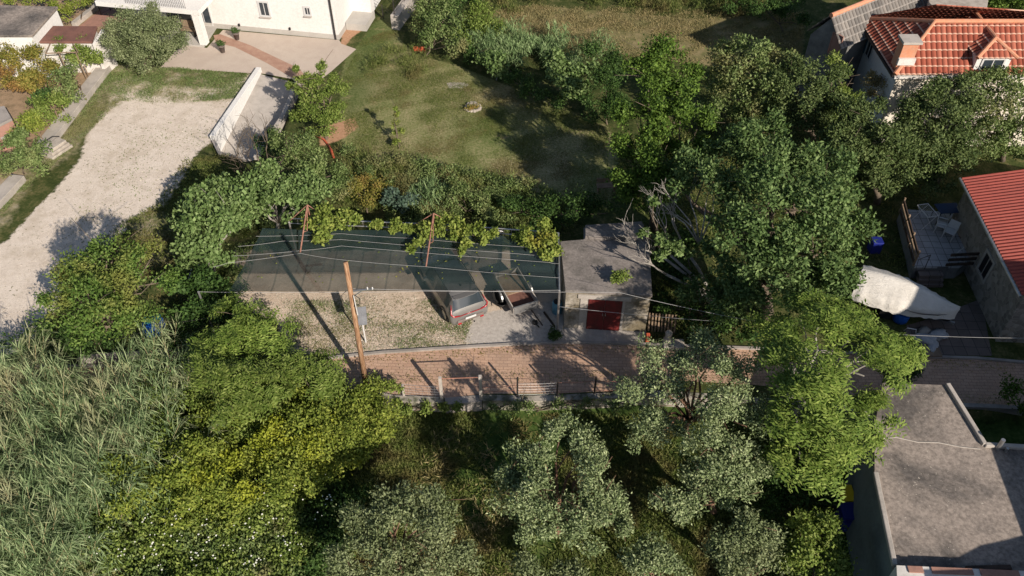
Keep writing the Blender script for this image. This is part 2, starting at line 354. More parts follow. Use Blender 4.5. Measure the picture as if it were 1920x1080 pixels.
def limbs(b,base,tgts,r0,mi=0,wig=.12,rt=.02,fork=.35,sub=2,n=6):
    base=Vector(base); cen=sum((Vector(t) for t in tgts),Vector())/len(tgts)
    fk=base.lerp(cen,fork); fk.z=max(fk.z,base.z+.25)
    mid=base.lerp(fk,.5)+Vector((random.uniform(-wig,wig),random.uniform(-wig,wig),0))
    b.tube([base-Vector((0,0,.15)),mid,fk],[r0*1.25,r0,r0*.85],8)
    for t in tgts:
        t=Vector(t); dist=(t-fk).length; pts=[fk]; k=4
        for i in range(1,k): pts.append(fk.lerp(t,i/k)+Vector([random.uniform(-wig,wig)*dist*.5 for _ in range(3)])+Vector((0,0,.1*dist*math.sin(math.pi*i/k))))
        pts.append(t); rs=[r0*.62*(1-i/k)+rt*(i/k) for i in range(k+1)]; b.tube(pts,rs,n)
        for _ in range(sub):
            i=random.randint(2,k); s=pts[i]; e=s+Vector((random.uniform(-1,1),random.uniform(-1,1),random.uniform(.1,.9)))*dist*.3
            b.tube([s,s.lerp(e,.5)+Vector((0,0,.05)),e],[rs[i]*.7,rs[i]*.5,.008],5)
def tree(name,label,cat,base,clumps,mat,kind='mid',size=.1,dens=26,tuft=.34,vz=.85,r0=.12,bz=0,group=None,bark='bark',cull=-.45,sub=2,crown='crown',trunk='trunk'):
    b=at(base[0],base[1],bz); o=empty(name,b,0,label,cat,group)
    C=[cl(*c) for c in clumps]
    V=np.concatenate([cloud(c,r,kind,size,dens,min(tuft,r*.55),vz,cull) for c,r in C])-np.array(b)
    V[:,:,2]=np.maximum(V[:,:,2],.01)
    quadmesh(crown,V,L[mat],o)
    if r0>0:
        m=MB(); limbs(m,(0,0,0),[c-b for c,r in C],r0,sub=sub); m.build(trunk,M[bark],o,True)
    return o
def shrub(name,label,base,clumps,mat,kind='mid',size=.09,dens=24,tuft=.26,bz=0,group=None,cat='shrub',r0=.04):
    return tree(name,label,cat,base,clumps,mat,kind,size,dens,tuft,.85,r0,bz,group,'bark',-.2,1,'foliage','stem')
#@@GROUND
# ---------------- ground ----------------
def inpoly(X,Y,poly):
    r=np.zeros(X.shape,bool); n=len(poly)
    for i in range(n):
        x1,y1=poly[i][:2]; x2,y2=poly[(i+1)%n][:2]
        c=((y1>Y)!=(y2>Y))&(X<(x2-x1)*(Y-y1)/((y2-y1) if abs(y2-y1)>1e-9 else 1e-9)+x1); r^=c
    return r
def sdf(X,Y,poly):
    d=np.full(X.shape,1e9); n=len(poly)
    for i in range(n):
        x1,y1=poly[i][:2]; x2,y2=poly[(i+1)%n][:2]; dx,dy=x2-x1,y2-y1
        t=np.clip(((X-x1)*dx+(Y-y1)*dy)/(dx*dx+dy*dy+1e-9),0,1); d=np.minimum(d,np.hypot(X-x1-t*dx,Y-y1-t*dy))
    return np.where(inpoly(X,Y,poly),-d,d)
def pxpoly(pts,z=0): return [at(x,y,z) for x,y in pts]
Z={}
Z['driveway']=pxpoly([(-80,560),(-60,480),(10,455),(60,400),(110,350),(150,300),(165,250),(195,215),(215,165),(235,140),(300,160),(420,165),(474,136),(400,262),(365,290),(345,330),(310,385),(240,410),(235,430),(200,465),(120,560),(80,620),(20,665),(-80,680)])
Z['gravel_lot']=pxpoly([(440,470),(1055,470),(1058,560),(1060,641),(900,652),(760,664),(620,668),(540,660),(520,600),(440,570)])
Z['lawn']=pxpoly([(640,150),(650,110),(680,75),(700,45),(770,0),(800,-20),(800,10),(735,55),(770,100),(860,125),(960,165),(1040,200),(1140,240),(1160,300),(1140,390),(1010,360),(950,338),(880,322),(800,310),(720,300),(650,285),(630,240),(640,200)])
Z['field']=pxpoly([(850,30),(1000,10),(1300,35),(1510,25),(1500,140),(1380,130),(1150,100),(1040,60),(930,60)])
FW=[(-60,742),(200,742),(700,738),(745,752),(835,754),(905,744),(1000,745),(1150,738),(1200,735),(1330,742),(1500,756),(1640,772),(1700,775),(1960,775)]   # top line of the lower retaining wall
lowpoly=[at(x,y,0) for x,y in FW]+[Vector((60,5,0)),Vector((60,-40,0)),Vector((-60,-40,0)),Vector((-60,at(-60,742).y,0))]
RAMP=pxpoly([(487,138),(545,150),(560,168),(520,250),(470,300),(410,285),(402,262)])
def n2(X,Y,s,seed):
    r=np.random.default_rng(seed); o=np.zeros(X.shape)
    for k in range(6):
        a=r.uniform(0,6.28); f=s*r.uniform(.6,1.6); o+=np.sin((X*math.cos(a)+Y*math.sin(a))*f+r.uniform(0,6.28)+.8*np.sin(Y*f*.7+k))
    return o/6
xs=np.concatenate([[-600,-300,-150,-90,-60],np.arange(-44,44.01,.25),[60,90,150,300,600]])
ys=np.concatenate([[-500,-200,-80,-30,0],np.arange(6,62.01,.25),[75,100,150,300,700]])
def zheight(X,Y):
    d=sdf(X,Y,lowpoly); z=np.where(d<0,LOW,0.0)
    r=sdf(X,Y,RAMP); rp=np.array([p[:2] for p in RAMP]); 
    t=np.clip((Y-rp[:,1].min())/(rp[:,1].max()-rp[:,1].min()),0,1)
    z=np.where(r<.13,-1.15+1.1*t-.06,z)
    return z
def zone_attrs(me,X,Y):
    A={k:np.clip(.5-sdf(X,Y,Z[k])/1.2,0,1) for k in ('driveway','gravel_lot','lawn','field')}
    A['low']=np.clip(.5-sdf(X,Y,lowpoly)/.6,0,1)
    g=sdf(X,Y,pxpoly([(180,230),(140,290),(60,340),(20,420),(-60,470),(-60,380),(60,300),(90,285),(205,120),(330,125),(470,140),(430,190),(330,195),(240,165),(225,200)])); g=np.minimum(g,sdf(X,Y,pxpoly([(235,410),(300,390),(330,430),(325,500),(270,500)]))); A['green']=np.clip(.5-g/1.6,0,.64)
    t=sdf(X,Y,pxpoly([(600,240),(665,220),(672,240),(640,262),(600,275)])); A['soil']=np.clip(.5-t/.8,0,1)
    t=sdf(X,Y,pxpoly([(632,52),(665,40),(690,50),(660,72),(640,100),(600,150),(590,140),(640,75)])); A['soil']=np.maximum(A['soil'],np.clip(.5-t/.5,0,1)*.8)
    t=sdf(X,Y,pxpoly([(-60,-10),(240,-10),(240,40),(195,125),(80,275),(40,340),(-60,380)])); A['garden']=np.clip(.5-t/1.0,0,1)
    t=sdf(X,Y,pxpoly([(570,-20),(760,-20),(740,50),(700,160),(660,220),(640,180),(650,100)])); A['lush']=np.clip(.5-t/3,0,1)
    t=sdf(X,Y,pxpoly([(890,590),(1056,560),(1058,641),(905,652),(870,640)])); A['bare']=np.clip(.5-t/.8,0,1)
    t=sdf(X,Y,pxpoly([(560,560),(900,560),(880,645),(630,660)])); A['weedy']=np.clip(.7-t/1.5,0,1)
    for k,v in A.items():
        a=me.attributes.new('z_'+k,'FLOAT','POINT'); a.data.foreach_set('value',v.astype(np.float32))
def gridmesh(name,xs,ys,zf,keep=None,z_off=0):
    X,Y=np.meshgrid(xs,ys); nx,ny=len(xs),len(ys); Zz=zf(X,Y)+z_off
    co=np.stack([X,Y,Zz],-1).reshape(-1,3)
    i=np.arange(nx*ny).reshape(ny,nx); q=np.stack([i[:-1,:-1],i[:-1,1:],i[1:,1:],i[1:,:-1]],-1).reshape(-1,4)
    if keep is not None:
        cx=(X[:-1,:-1]+X[1:,1:])/2; cy=(Y[:-1,:-1]+Y[1:,1:])/2; q=q[keep(cx,cy).reshape(-1)]
        u,inv=np.unique(q,return_inverse=True); co=co[u]; q=inv.reshape(-1,4)
    me=bpy.data.meshes.new(name); n=len(q)
    me.vertices.add(len(co)); me.vertices.foreach_set('co',co.reshape(-1).astype(np.float32))
    me.loops.add(n*4); me.loops.foreach_set('vertex_index',q.reshape(-1).astype(np.int32))
    me.polygons.add(n); me.polygons.foreach_set('loop_start',np.arange(0,n*4,4,dtype=np.int32)); me.polygons.foreach_set('loop_total',np.full(n,4,dtype=np.int32))
    me.update(calc_edges=True); zone_attrs(me,co[:,0],co[:,1])
    o=bpy.data.objects.new(name,me); S.collection.objects.link(o); return o
def groundmat():
    t=NT('ground_cover'); p=t.pos()
    big=t.noise(.22,5,.6,p); mid=t.noise(1.3,5,.65,p); fine=t.noise(7,4,.7,p); vf=t.noise(26,2,.7,p)
    def thr(a,lo=.42,hi=.58,k=.55,n=None):
        return t.ramp(t.math('ADD',t.attr('z_'+a),t.math('MULTIPLY',t.math('SUBTRACT',n or t.noise(2.4,6,.75,p),.5),k)),[(lo,0.0),(hi,1.0)])
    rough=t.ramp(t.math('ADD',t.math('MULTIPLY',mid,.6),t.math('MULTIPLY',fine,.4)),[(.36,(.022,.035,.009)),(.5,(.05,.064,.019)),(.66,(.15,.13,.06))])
    lawn=t.ramp(t.math('ADD',t.math('MULTIPLY',big,.8),t.math('MULTIPLY',fine,.35)),[(.38,(.11,.145,.045)),(.52,(.21,.215,.095)),(.66,(.33,.285,.165))])
    lush=t.ramp(fine,[(.3,(.055,.085,.025)),(.6,(.10,.13,.042)),(.75,(.16,.16,.07))])
    lawn=t.mix(t.attr('z_lush'),lawn,lush)
    lawn=t.mix(t.ramp(t.noise(.5,4,.7,t.mapv(p,loc=(31,7,0))),[(.62,0.0),(.70,.7)]),lawn,(.33,.25,.15))
    lawn=t.mix(t.ramp(fine,[(.4,.6),(.55,0.0)]),lawn,t.mix(1,lawn,(.6,.7,.5),'MULTIPLY')); lawn=t.mix(t.ramp(vf,[(.35,.7),(.6,0.0)]),lawn,t.mix(1,lawn,(.45,.5,.4),'MULTIPLY'))
    field=t.ramp(mid,[(.3,(.09,.10,.035)),(.5,(.17,.15,.07)),(.72,(.27,.21,.12))])
    gard=t.ramp(mid,[(.3,(.16,.12,.07)),(.5,(.28,.20,.13)),(.7,(.36,.25,.16))])
    green=t.ramp(t.noise(1.0,6,.75,p),[(.36,(.42,.36,.28)),(.50,(.27,.235,.14)),(.62,(.12,.14,.055))])
    grav=t.ramp(t.math('ADD',t.math('MULTIPLY',mid,.6),t.math('MULTIPLY',fine,.4)),[(.3,(.48,.415,.35)),(.5,(.60,.53,.455)),(.7,(.68,.61,.54))])
    grav=t.mix(t.ramp(vf,[(.32,.5),(.5,0.0)]),grav,(.25,.21,.17)); grav=t.mix(t.ramp(t.noise(.5,6,.75,t.mapv(p,loc=(50,2,0))),[(.50,0.0),(.64,.45)]),grav,(.36,.30,.22))
    spots=t.math('MULTIPLY',t.ramp(t.noise(6,3,.6,t.mapv(p,loc=(3,1,0))),[(.60,0.0),(.66,1.0)]),t.ramp(t.noise(.55,3,.6,t.mapv(p,loc=(13,5,0))),[(.46,0.0),(.62,1.0)]))
    drive=t.mix(spots,grav,(.12,.12,.05))
    lot=t.ramp(t.math('ADD',t.math('MULTIPLY',mid,.5),t.math('MULTIPLY',vf,.5)),[(.3,(.35,.27,.21)),(.5,(.50,.41,.33)),(.68,(.62,.53,.44))])
    wsp=t.math('MULTIPLY',t.ramp(t.noise(6.5,5,.8,p,1.2),[(.50,0.0),(.57,1.0)]),t.ramp(t.math('ADD',t.math('MULTIPLY',t.attr('z_weedy'),.4),t.noise(.8,4,.7,p)),[(.55,.1),(1.0,1.0)]))
    lot=t.mix(wsp,lot,t.ramp(fine,[(.3,(.07,.075,.03)),(.7,(.17,.15,.075))]))
    lot=t.mix(thr('bare'),lot,t.ramp(fine,[(.3,(.31,.285,.26)),(.7,(.47,.44,.41))]))
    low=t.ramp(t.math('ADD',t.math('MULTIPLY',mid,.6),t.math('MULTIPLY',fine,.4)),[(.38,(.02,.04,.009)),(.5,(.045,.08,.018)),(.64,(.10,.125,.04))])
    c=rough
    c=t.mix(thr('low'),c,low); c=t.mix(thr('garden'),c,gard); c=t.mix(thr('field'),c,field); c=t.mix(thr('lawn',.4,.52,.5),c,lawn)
    c=t.mix(thr('driveway',.42,.54,.75),c,drive); c=t.mix(thr('green',.45,.75,.9),c,green); c=t.mix(thr('gravel_lot',.42,.54,.6),c,lot)
    c=t.mix(thr('soil'),c,t.ramp(fine,[(.3,(.30,.17,.10)),(.7,(.44,.27,.17))]))
    return t.done(t.bsdf(c,.97,0,t.bump(t.math('ADD',fine,vf),.5,.03),.1))
GM=groundmat()
g=gridmesh('ground',xs,ys,zheight,None); g.data.materials.append(GM); tag(g,kind='structure')
fx=np.arange(-44,44.01,.2); fy=np.arange(6,62.01,.2)
for nm in ('driveway','gravel_lot','lawn','field'):
    o=gridmesh(nm,fx,fy,lambda X,Y:np.zeros_like(X),lambda X,Y,nm=nm:(sdf(X,Y,Z[nm])<n2(X,Y,2.2,5)*.35)&(sdf(X,Y,RAMP)>.1)&(sdf(X,Y,lowpoly)>.1),.004)
    o.data.materials.append(GM); tag(o,kind='structure')
def sheet(name,pts,mat,z=0,kind='structure',uv=None):
    m=MB(); P=pxpoly(pts,z); m.add([(p.x,p.y,z) for p in P],[tuple(range(len(P)))])
    o=m.build(name,mat)
    if o.data.polygons[0].normal.z<0: o.data.flip_normals()
    if kind: o['kind']=kind
    return o
PT=[(-80,690),(200,688),(345,692),(520,682),(620,672),(720,662),(840,654),(960,647),(1060,643),(1160,645),(1290,650),(1420,655),(1560,662),(1700,669),(1830,673),(1980,686)]
PB=[(1980,770),(1830,762),(1700,752),(1560,737),(1420,722),(1290,714),(1210,724),(1150,733),(1040,738),(905,738),(840,746),(745,744),(700,736),(600,728),(345,738),(-80,745)]
sheet('path',PT+PB,M['brick'],.008)
def kerb(name,pts,w,h,mat,label=None,z=0):
    m=MB(); P=[at(x,y,z) for x,y in pts]
    for a,b in zip(P[:-1],P[1:]):
        d=(b-a); e=d.normalized()*.0; m.beam(a+Vector((0,0,h/2))-e,b+Vector((0,0,h/2))+e,w,h)
    o=m.build(name,mat); return o
tag(kerb('kerb',PT,.12,.10,M['concrete']),kind='structure')
sheet('terrace_paving',[(300,127),(330,95),(345,84),(388,90),(418,56),(636,75),(640,82),(668,92),(620,135),(600,150),(565,165),(548,148),(487,137),(470,137)],M['pink_paving'],.010)
sheet('brick_walk',[(400,66),(413,64),(470,85),(560,128),(580,150),(548,146),(500,118),(440,88),(405,80)],M['red_path'],.014)
sheet('concrete_apron',[(1058,614),(1212,618),(1206,648),(1058,644)],M['concrete_pale'],.018)
sheet('dark_paving',[(1735,600),(1840,560),(1860,667),(1690,665),(1700,610)],M['dark_slabs'],.012)
# ramp slab between the two retaining walls
rp=[(487,138),(545,150),(560,168),(520,250),(470,300),(410,285),(402,262)]
m=MB(); P=pxpoly(rp); ymn=min(p.y for p in P); ymx=max(p.y for p in P)
m.add([(p.x,p.y,-1.13+1.1*(p.y-ymn)/(ymx-ymn)) for p in P],[tuple(range(len(P)))][0:1]); o=m.build('ramp',M['concrete_pale']); tag(o,kind='structure')
def wall(name,label,pts,w,z0,z1,mat,cat='wall',group=None):
    m=MB(); P=[at(x,y,0) for x,y in pts]
    z1s=z1 if hasattr(z1,'__len__') else [z1]*len(P)
    n=[]
    for i in range(len(P)):
        d=(P[min(i+1,len(P)-1)]-P[max(i-1,0)]); d.z=0; d.normalize(); n.append(Vector((-d.y,d.x,0))*w/2)
    k=len(P); vs=[]
    for i in range(k):
        a=P[i]+n[i]; b=P[i]-n[i]; vs+=[(a.x,a.y,z0),(a.x,a.y,z1s[i]),(b.x,b.y,z1s[i]),(b.x,b.y,z0)]
    fs=[]
    for i in range(k-1):
        for j in range(4): fs.append((4*i+j,4*i+(j+1)%4,4*i+4+(j+1)%4,4*i+4+j))
    fs+=[(3,2,1,0),(4*k-4,4*k-3,4*k-2,4*k-1)]
    m.add(vs,fs); o=m.build(name,mat,bevel=.015); return tag(o,label,cat,group)
wall('retaining_wall','white rendered retaining wall between gravel lot and sunken ramp',[(487,134),(400,263)],.3,-1.4,.30,M['white_wall'])
wall('ramp_kerb_wall','low curved pale wall on the orchard side of the ramp',[(552,160),(545,190),(530,225),(505,262),(480,300)],.25,-1.4,.22,M['concrete_pale'])
wall('ramp_front_wall','short pale wall closing the foot of the ramp',[(400,263),(412,287),(470,302)],.2,-1.4,.05,M['concrete_pale'])
wall('garden_wall','wide concrete wall between vegetable garden and gravel lot',[(207,120),(84,280)],.75,-.1,.35,M['concrete_pale'])
wall('garden_wall','pale concrete wall stub by the left picture edge below the garden',[(38,338),(-20,400)],.75,-.1,.35,M['concrete_pale'])
wall('boundary_wall','low pale wall along the left verge of the brick path behind the canes',[(150,680),(310,668),(345,672)],.25,-.1,.35,M['concrete'])
wall('low_wall','crumbling low stone wall under the wire fence',[(700,741),(745,750),(832,752)],.3,LOW-.3,.10,M['rubble'])
wall('low_wall','stone retaining wall below the fence right of the gate',[(905,746),(1000,748),(1150,742),(1200,737),(1330,744),(1500,758),(1640,774)],.3,LOW-.3,.04,M['rubble'])
wall('edge_wall','mossy edge wall along the path above the olive garden behind the canes',[(-60,744),(200,744),(520,735),(695,738)],.3,LOW-.3,.05,M['concrete'])
wall('gate_sill','concrete sill under the garden gate',[(834,753),(903,747)],.35,LOW-.3,.03,M['concrete'])
wall('garden_wall','low pale wall climbing beside the lawn at the top',[(742,56),(800,-25)],.55,-.1,1.0,M['concrete_pale'])
wall('garden_kerb','pale garden kerb edging the dark ground right of the flat roof',[(1782,762),(1860,765),(1980,772)],.2,-.5,.14,M['concrete'])
#@@BUILDINGS
# ---------------- buildings ----------------
def uvroof(name,corners,mat,parent,amp=.035,per=.22,kind='sine',course=0,step=.08,thick=.06):
    """corners: eave_a, eave_b, ridge_b, ridge_a (3D). Real corrugation, UV in metres."""
    A,B,C,D=[Vector(c) for c in corners]; eu=(B-A); Lu=eu.length; eu.normalize()
    nrm=(B-A).cross(D-A).normalized()
    if nrm.z<0: nrm=-nrm
    sv=nrm.cross(eu).normalized()
    if sv.dot(D-A)<0: sv=-sv
    # polygon in (u,v)
    poly=[((p-A).dot(eu),(p-A).dot(sv)) for p in (A,B,C,D)]
    umin=min(p[0] for p in poly); umax=max(p[0] for p in poly); vmax=max(p[1] for p in poly)
    if course:
        rows=[]; 
        k=int(vmax/course)+1
        for i in range(k): rows+=[(i*course,.03),((i+1)*course-.005,0.0)]
        rows=[(min(v,vmax),h) for v,h in rows]
    else: rows=[(vmax*i/6,0) for i in range(7)]
    def span(v):
        xs_=[]
        for i in range(4):
            (u1,v1),(u2,v2)=poly[i],poly[(i+1)%4]
            if abs(v2-v1)<1e-6:
                if abs(v-v1)<1e-4: xs_+=[u1,u2]
            elif min(v1,v2)-1e-6<=v<=max(v1,v2)+1e-6: xs_.append(u1+(u2-u1)*(v-v1)/(v2-v1))
        return (min(xs_),max(xs_)) if xs_ else None
    nu=int((umax-umin)/(per/6))+1
    us=np.linspace(umin,umax,nu); vs=[];uvs=[];fs=[]; sp=[span(min(max(v,1e-4),vmax-1e-4)) for v,h in rows]
    for (v,h),s in zip(rows,sp):
        for u in us:
            uc=min(max(u,s[0]),s[1]); p=A+eu*uc+sv*v
            hh=amp*math.sin(2*math.pi*u/per) if kind=='sine' else amp*abs(math.sin(math.pi*u/per))*1.6
            vs.append(p+nrm*(hh+h)); uvs.append((uc,v))
    for i in range(len(rows)-1):
        for j in range(nu-1):
            if us[j+1]<=min(sp[i][0],sp[i+1][0]) or us[j]>=max(sp[i][1],sp[i+1][1]): continue
            a=i*nu+j; fs.append((a,a+1,a+nu+1,a+nu))
    me=bpy.data.meshes.new(name); me.from_pydata([tuple(v) for v in vs],[],fs); ul=me.uv_layers.new(name='UVMap')
    lv=np.zeros(len(me.loops),np.int32); me.loops.foreach_get('vertex_index',lv); ul.data.foreach_set('uv',np.array(uvs,np.float32)[lv].reshape(-1))
    me.materials.append(mat); o=bpy.data.objects.new(name,me); S.collection.objects.link(o); o.parent=parent
    return o
def wall_window(parent,A,B,p0,p1,frame=.06,depth=.12,glass='glass',fm='white_plastic',name='window',sill=True,off=0.0):
    """pixel corners p0 (top-left) p1 (bottom-right) on the wall plane A-B"""
    A=Vector((A[0],A[1],0));B=Vector((B[0],B[1],0)); u=(B-A).normalized(); n=Vector((u.y,-u.x,0))
    if n.dot(Vector((0,0,0))-A)<0 and abs(n.y)>.3: n=-n
    s0,z1=onwall(A,B,*p0); s1,z0=onwall(A,B,*p1)
    if s1<s0: s0,s1=s1,s0
    if z1<z0: z0,z1=z1,z0
    return put_window(parent,A,u,n,s0,s1,z0,z1,frame,glass,fm,name,sill)
def put_window(parent,A,u,n,s0,s1,z0,z1,frame=.06,glass='glass',fm='white_plastic',name='window',sill=True,proud=.03):
    org=Vector(parent.location)
    q=Matrix(((u.x,n.x,0,0),(u.y,n.y,0,0),(0,0,1,0),(0,0,0,1)))
    def bx(b,sa,sb,za,zb,d0,d1):
        c=A+u*((sa+sb)/2)+n*((d0+d1)/2)+Vector((0,0,(za+zb)/2))-org
        b.box((0,0,0),(abs(sb-sa),abs(d1-d0),abs(zb-za)),M=Matrix.Translation(c)@q)
    g_=MB(); bx(g_,s0,s1,z0,z1,-.02,.012); w=g_.build(name,M[glass],parent)
    f=MB(); bx(f,s0-frame,s0,z0-frame,z1+frame,-.02,proud+.02); bx(f,s1,s1+frame,z0-frame,z1+frame,-.02,proud+.02)
    bx(f,s0,s1,z1,z1+frame,-.02,proud+.02); bx(f,s0,s1,z0-frame,z0,-.02,proud+.02); bx(f,(s0+s1)/2-.02,(s0+s1)/2+.02,z0,z1,.0,.03)
    f.build('frame',M[fm],w)
    if sill:
        k=MB(); bx(k,s0-.1,s1+.1,z0-frame-.05,z0-frame,-.02,.16); k.build('sill',M['concrete_pale'],w)
    return w
# --- white house ---
A=at(403,52); B=at(636,74); u=(B-A).normalized(); nrm=Vector((u.y,-u.x,0)); back=-nrm
hA=A-u*6.2
H0=empty('white_house',A,0,'large white rendered house with porch, balcony and downpipe at the top left','house')
m=MB(); m.prism([hA-A,B-A,B-A+back*3.0,hA-A+back*3.0],.32,6.2); m.prism([hA-A+back*3.0,B-A+back*3.0+u*1.3,B-A+back*9+u*1.3,hA-A+back*9],.32,6.2); m.build('wall',M['white_wall'],H0)
m=MB(); m.prism([hA-A+nrm*.04,B-A+nrm*.04+u*.04,B-A+back*3+u*.04,hA-A+back*3],0,.32); m.build('plinth',M['plinth'],H0)
m=MB(); m.prism([hA-A+nrm*.5-u*.4,B-A+nrm*.5+u*.4,B-A+back*9.4+u*1.7,hA-A+back*9.4-u*.4],6.2,6.45); m.build('roof',M['ridge_tile'],H0)
wall_window(H0,A,B,(485,4),(506,29),.1); wall_window(H0,A,B,(571,14),(582,27),.1)
for s_,z_ in [onwall(A,B,449,46),onwall(A,B,544,53)]:
    m=MB(); c=u*s_+nrm*.06+Vector((0,0,z_)); m.lathe(c,[(.06,-.08),(.07,0),(.06,.08)],10); m.build('wall_lamp',M['dark'],H0)
s_,_=onwall(A,B,628,60); m=MB(); m.tube([u*(s_)+nrm*.07+Vector((0,0,0.02)),u*s_+nrm*.07+Vector((0,0,6.1))],.06,8); m.build('downpipe',M['metal_dark'],H0)
# porch
pc=at(384,88)-A; pl=at(300,78)-A
m=MB(); pf=[pc+nrm*.1,u*.15+nrm*.05,hA-A+nrm*.05,pl+nrm*.1-u*2.0]; m.prism(pf,0,.12); m.build('porch_floor',M['plinth'],H0)
d_=(-(pc.dot(nrm)))
pn=pc.dot(nrm); 
m=MB(); m.prism([u*(pc.dot(u)-.28)+nrm*(pn-.42),u*(pc.dot(u)+.16)+nrm*(pn-.42),u*(pc.dot(u)+.16)+nrm*(pn+.02),u*(pc.dot(u)-.28)+nrm*(pn+.02)],.125,2.2); m.build('pillar',M['white_wall'],H0)
m=MB(); m.prism([u*(pc.dot(u)+.3)+nrm*(pn+.05),u*(pc.dot(u)+.3)+nrm*.0,u*-6.2,u*-6.2+nrm*(pn+.05)],2.2,2.5); m.build('balcony',M['white_wall'],H0)
m=MB()
for k in range(34):
    q_=u*(pc.dot(u)-.6-k*.12)+nrm*(pn-.08); m.tube([q_+Vector((0,0,2.5)),q_+Vector((0,0,3.4))],.012,4)
m.beam(u*(pc.dot(u)-.55)+nrm*(pn-.08)+Vector((0,0,3.4)),u*(pc.dot(u)-4.7)+nrm*(pn-.08)+Vector((0,0,3.4)),.05,.05); m.build('railing',M['metal_dark'],H0)
for s0,s1 in((-1.1,-.1),(-3.2,-1.5)): put_window(H0,A,u,nrm,s0,s1,.13,2.1,.07,'glass','white_plastic','glass_door',False)
# side step
P4=pxpoly([(648,44),(652,19),(702,21),(686,47)],.45); m=MB(); o0=P4[0].copy(); o0.z=0; m.prism([(p-o0) for p in P4],0,.45); so_=m.build('terrace_step',M['plinth'],None); so_.location=o0
tag(so_,'grey topped raised terrace slab beside the white house corner','terrace')
# outdoor things on the porch
def pot(name,label,px,py,grp):
    e=empty(name,at(px,py,.012),0,label,'plant pot',grp)
    MB().lathe((0,0,0),[(.13,0),(.2,.42),(.22,.42),(.22,.46),(.17,.46),(.16,.38)],14).build('pot',M['shutter'],e,True)
    V=cloud((0,0,.62),.24,'mid',.09,14,.14); quadmesh('foliage',V,L['dark'],e); return e
p1=pot('potted_plant','dark potted plant on pale paving close to the white house wall',445,74,'potted plants on the terrace')
p2=copy_tree(p1); p2.location=at(418,98,.012); p2['label']='dark potted plant standing at the start of the red brick walk'
e=empty('porch_bench',at(357,66,.12),math.atan2(u.y,u.x),'brown wooden bench under the porch behind the white pillar','bench')
MB().box((0,0,.42),(1.0,.4,.05)).build('seat',M['wood'],e); MB().box((0,.22,.7),(1.0,.04,.45)).build('backrest',M['wood'],e)
for a in(-.42,.42): MB().box((a,0,.2),(.06,.36,.4)).build('leg',M['wood_dark'],e)
# --- flat garage and brown-roofed shed (top left) ---
def block(name,label,cat,pts,z,h,mat_w,mat_r,par=.0,over=.12,base=0.0,rt=.14,rx=None):
    P=[at(x,y,z) for x,y in pts]; o0=P[0].copy(); o0.z=base; e=empty(name,o0,0,label,cat)
    Q=[p-o0 for p in P]; c=sum(Q,Vector())/len(Q)
    IN=[c+(q-c)*(1-over/max((q-c).length,.1)) for q in Q]
    MB().prism(IN,-.3,z-base-rt).build('wall',M[mat_w],e)
    MB().prism(Q,z-base-rt,z-base).build('roof',M[mat_r],e,bevel=.02)
    return e,Q,IN
g1,_,_=block('garage','flat grey roofed garage with white wall in the top left corner','garage',[(-60,8),(108,12),(60,66),(-60,66)],2.8,0,'white_wall','roof_concrete')
g2,Q,IN=block('lean_to_shed','low shed with brown sheet roof and white gable beside the grey garage','shed',[(79,48),(182,49),(172,78),(60,78)],2.1,0,'white_old','brown_roof')
m=MB(); W2=[at(190,55,2.4)-g2.location,at(172,79,2.2)-g2.location,]; b_=at(190,55,2.4)-g2.location; c_=at(172,80,2.1)-g2.location
m.add([(b_.x,b_.y,2.4),(c_.x,c_.y,2.0),(c_.x,c_.y,-.1),(b_.x,b_.y,-.1),(b_.x+.18,b_.y,2.4),(c_.x+.18,c_.y,2.0),(c_.x+.18,c_.y,-.1),(b_.x+.18,b_.y,-.1)],[(0,1,2,3),(7,6,5,4),(0,4,5,1),(1,5,6,2),(2,6,7,3),(3,7,4,0)]); m.build('gable_wall',M['white_old'],g2)
# vine frame in front of that shed
e=empty('timber_arbour',at(100,110),0,'pale timber vine frame in front of the brown roofed shed','trellis')
o0=at(100,110)
for (x,y) in((70,80),(110,98),(138,78),(142,98)):
    a=at(x,y,1.9)-o0; m=MB(); m.tube([(a.x,a.y,0),(a.x,a.y,1.95)],.04,6); m.build('post',M['wood'],e)
m=MB()
for a,b in(((66,80),(160,78)),((85,100),(142,98)),((96,78),(85,100)),((134,78),(146,98))): m.tube([at(*a,1.95)-o0,at(*b,1.95)-o0],.035,6)
m.build('rail',M['wood'],e)
# small brick oven and shelter at far left
g3,_,_=block('brick_shelter','small pink brick shelter with grey lid at the left picture edge','shelter',[(-30,205),(8,198),(22,222),(-14,240)],1.5,0,'terracotta','concrete',over=.03)
g4,_,_=block('brick_hearth','low pinkish brick hearth below the shelter at the left edge','hearth',[(-30,243),(14,240),(18,256),(-30,262)],.8,0,'terracotta','concrete',over=.03)
# --- tool shed with red doors ---
zs=2.35
F0=at(1057,613); F1=at(1209,623)
TL=at(1053,453,zs);
e=empty('tool_shed',F0,0,'small concrete tool shed with flat grey roof and red double doors','shed')
uf=(F1-F0).normalized(); Lf=(F1-F0).length
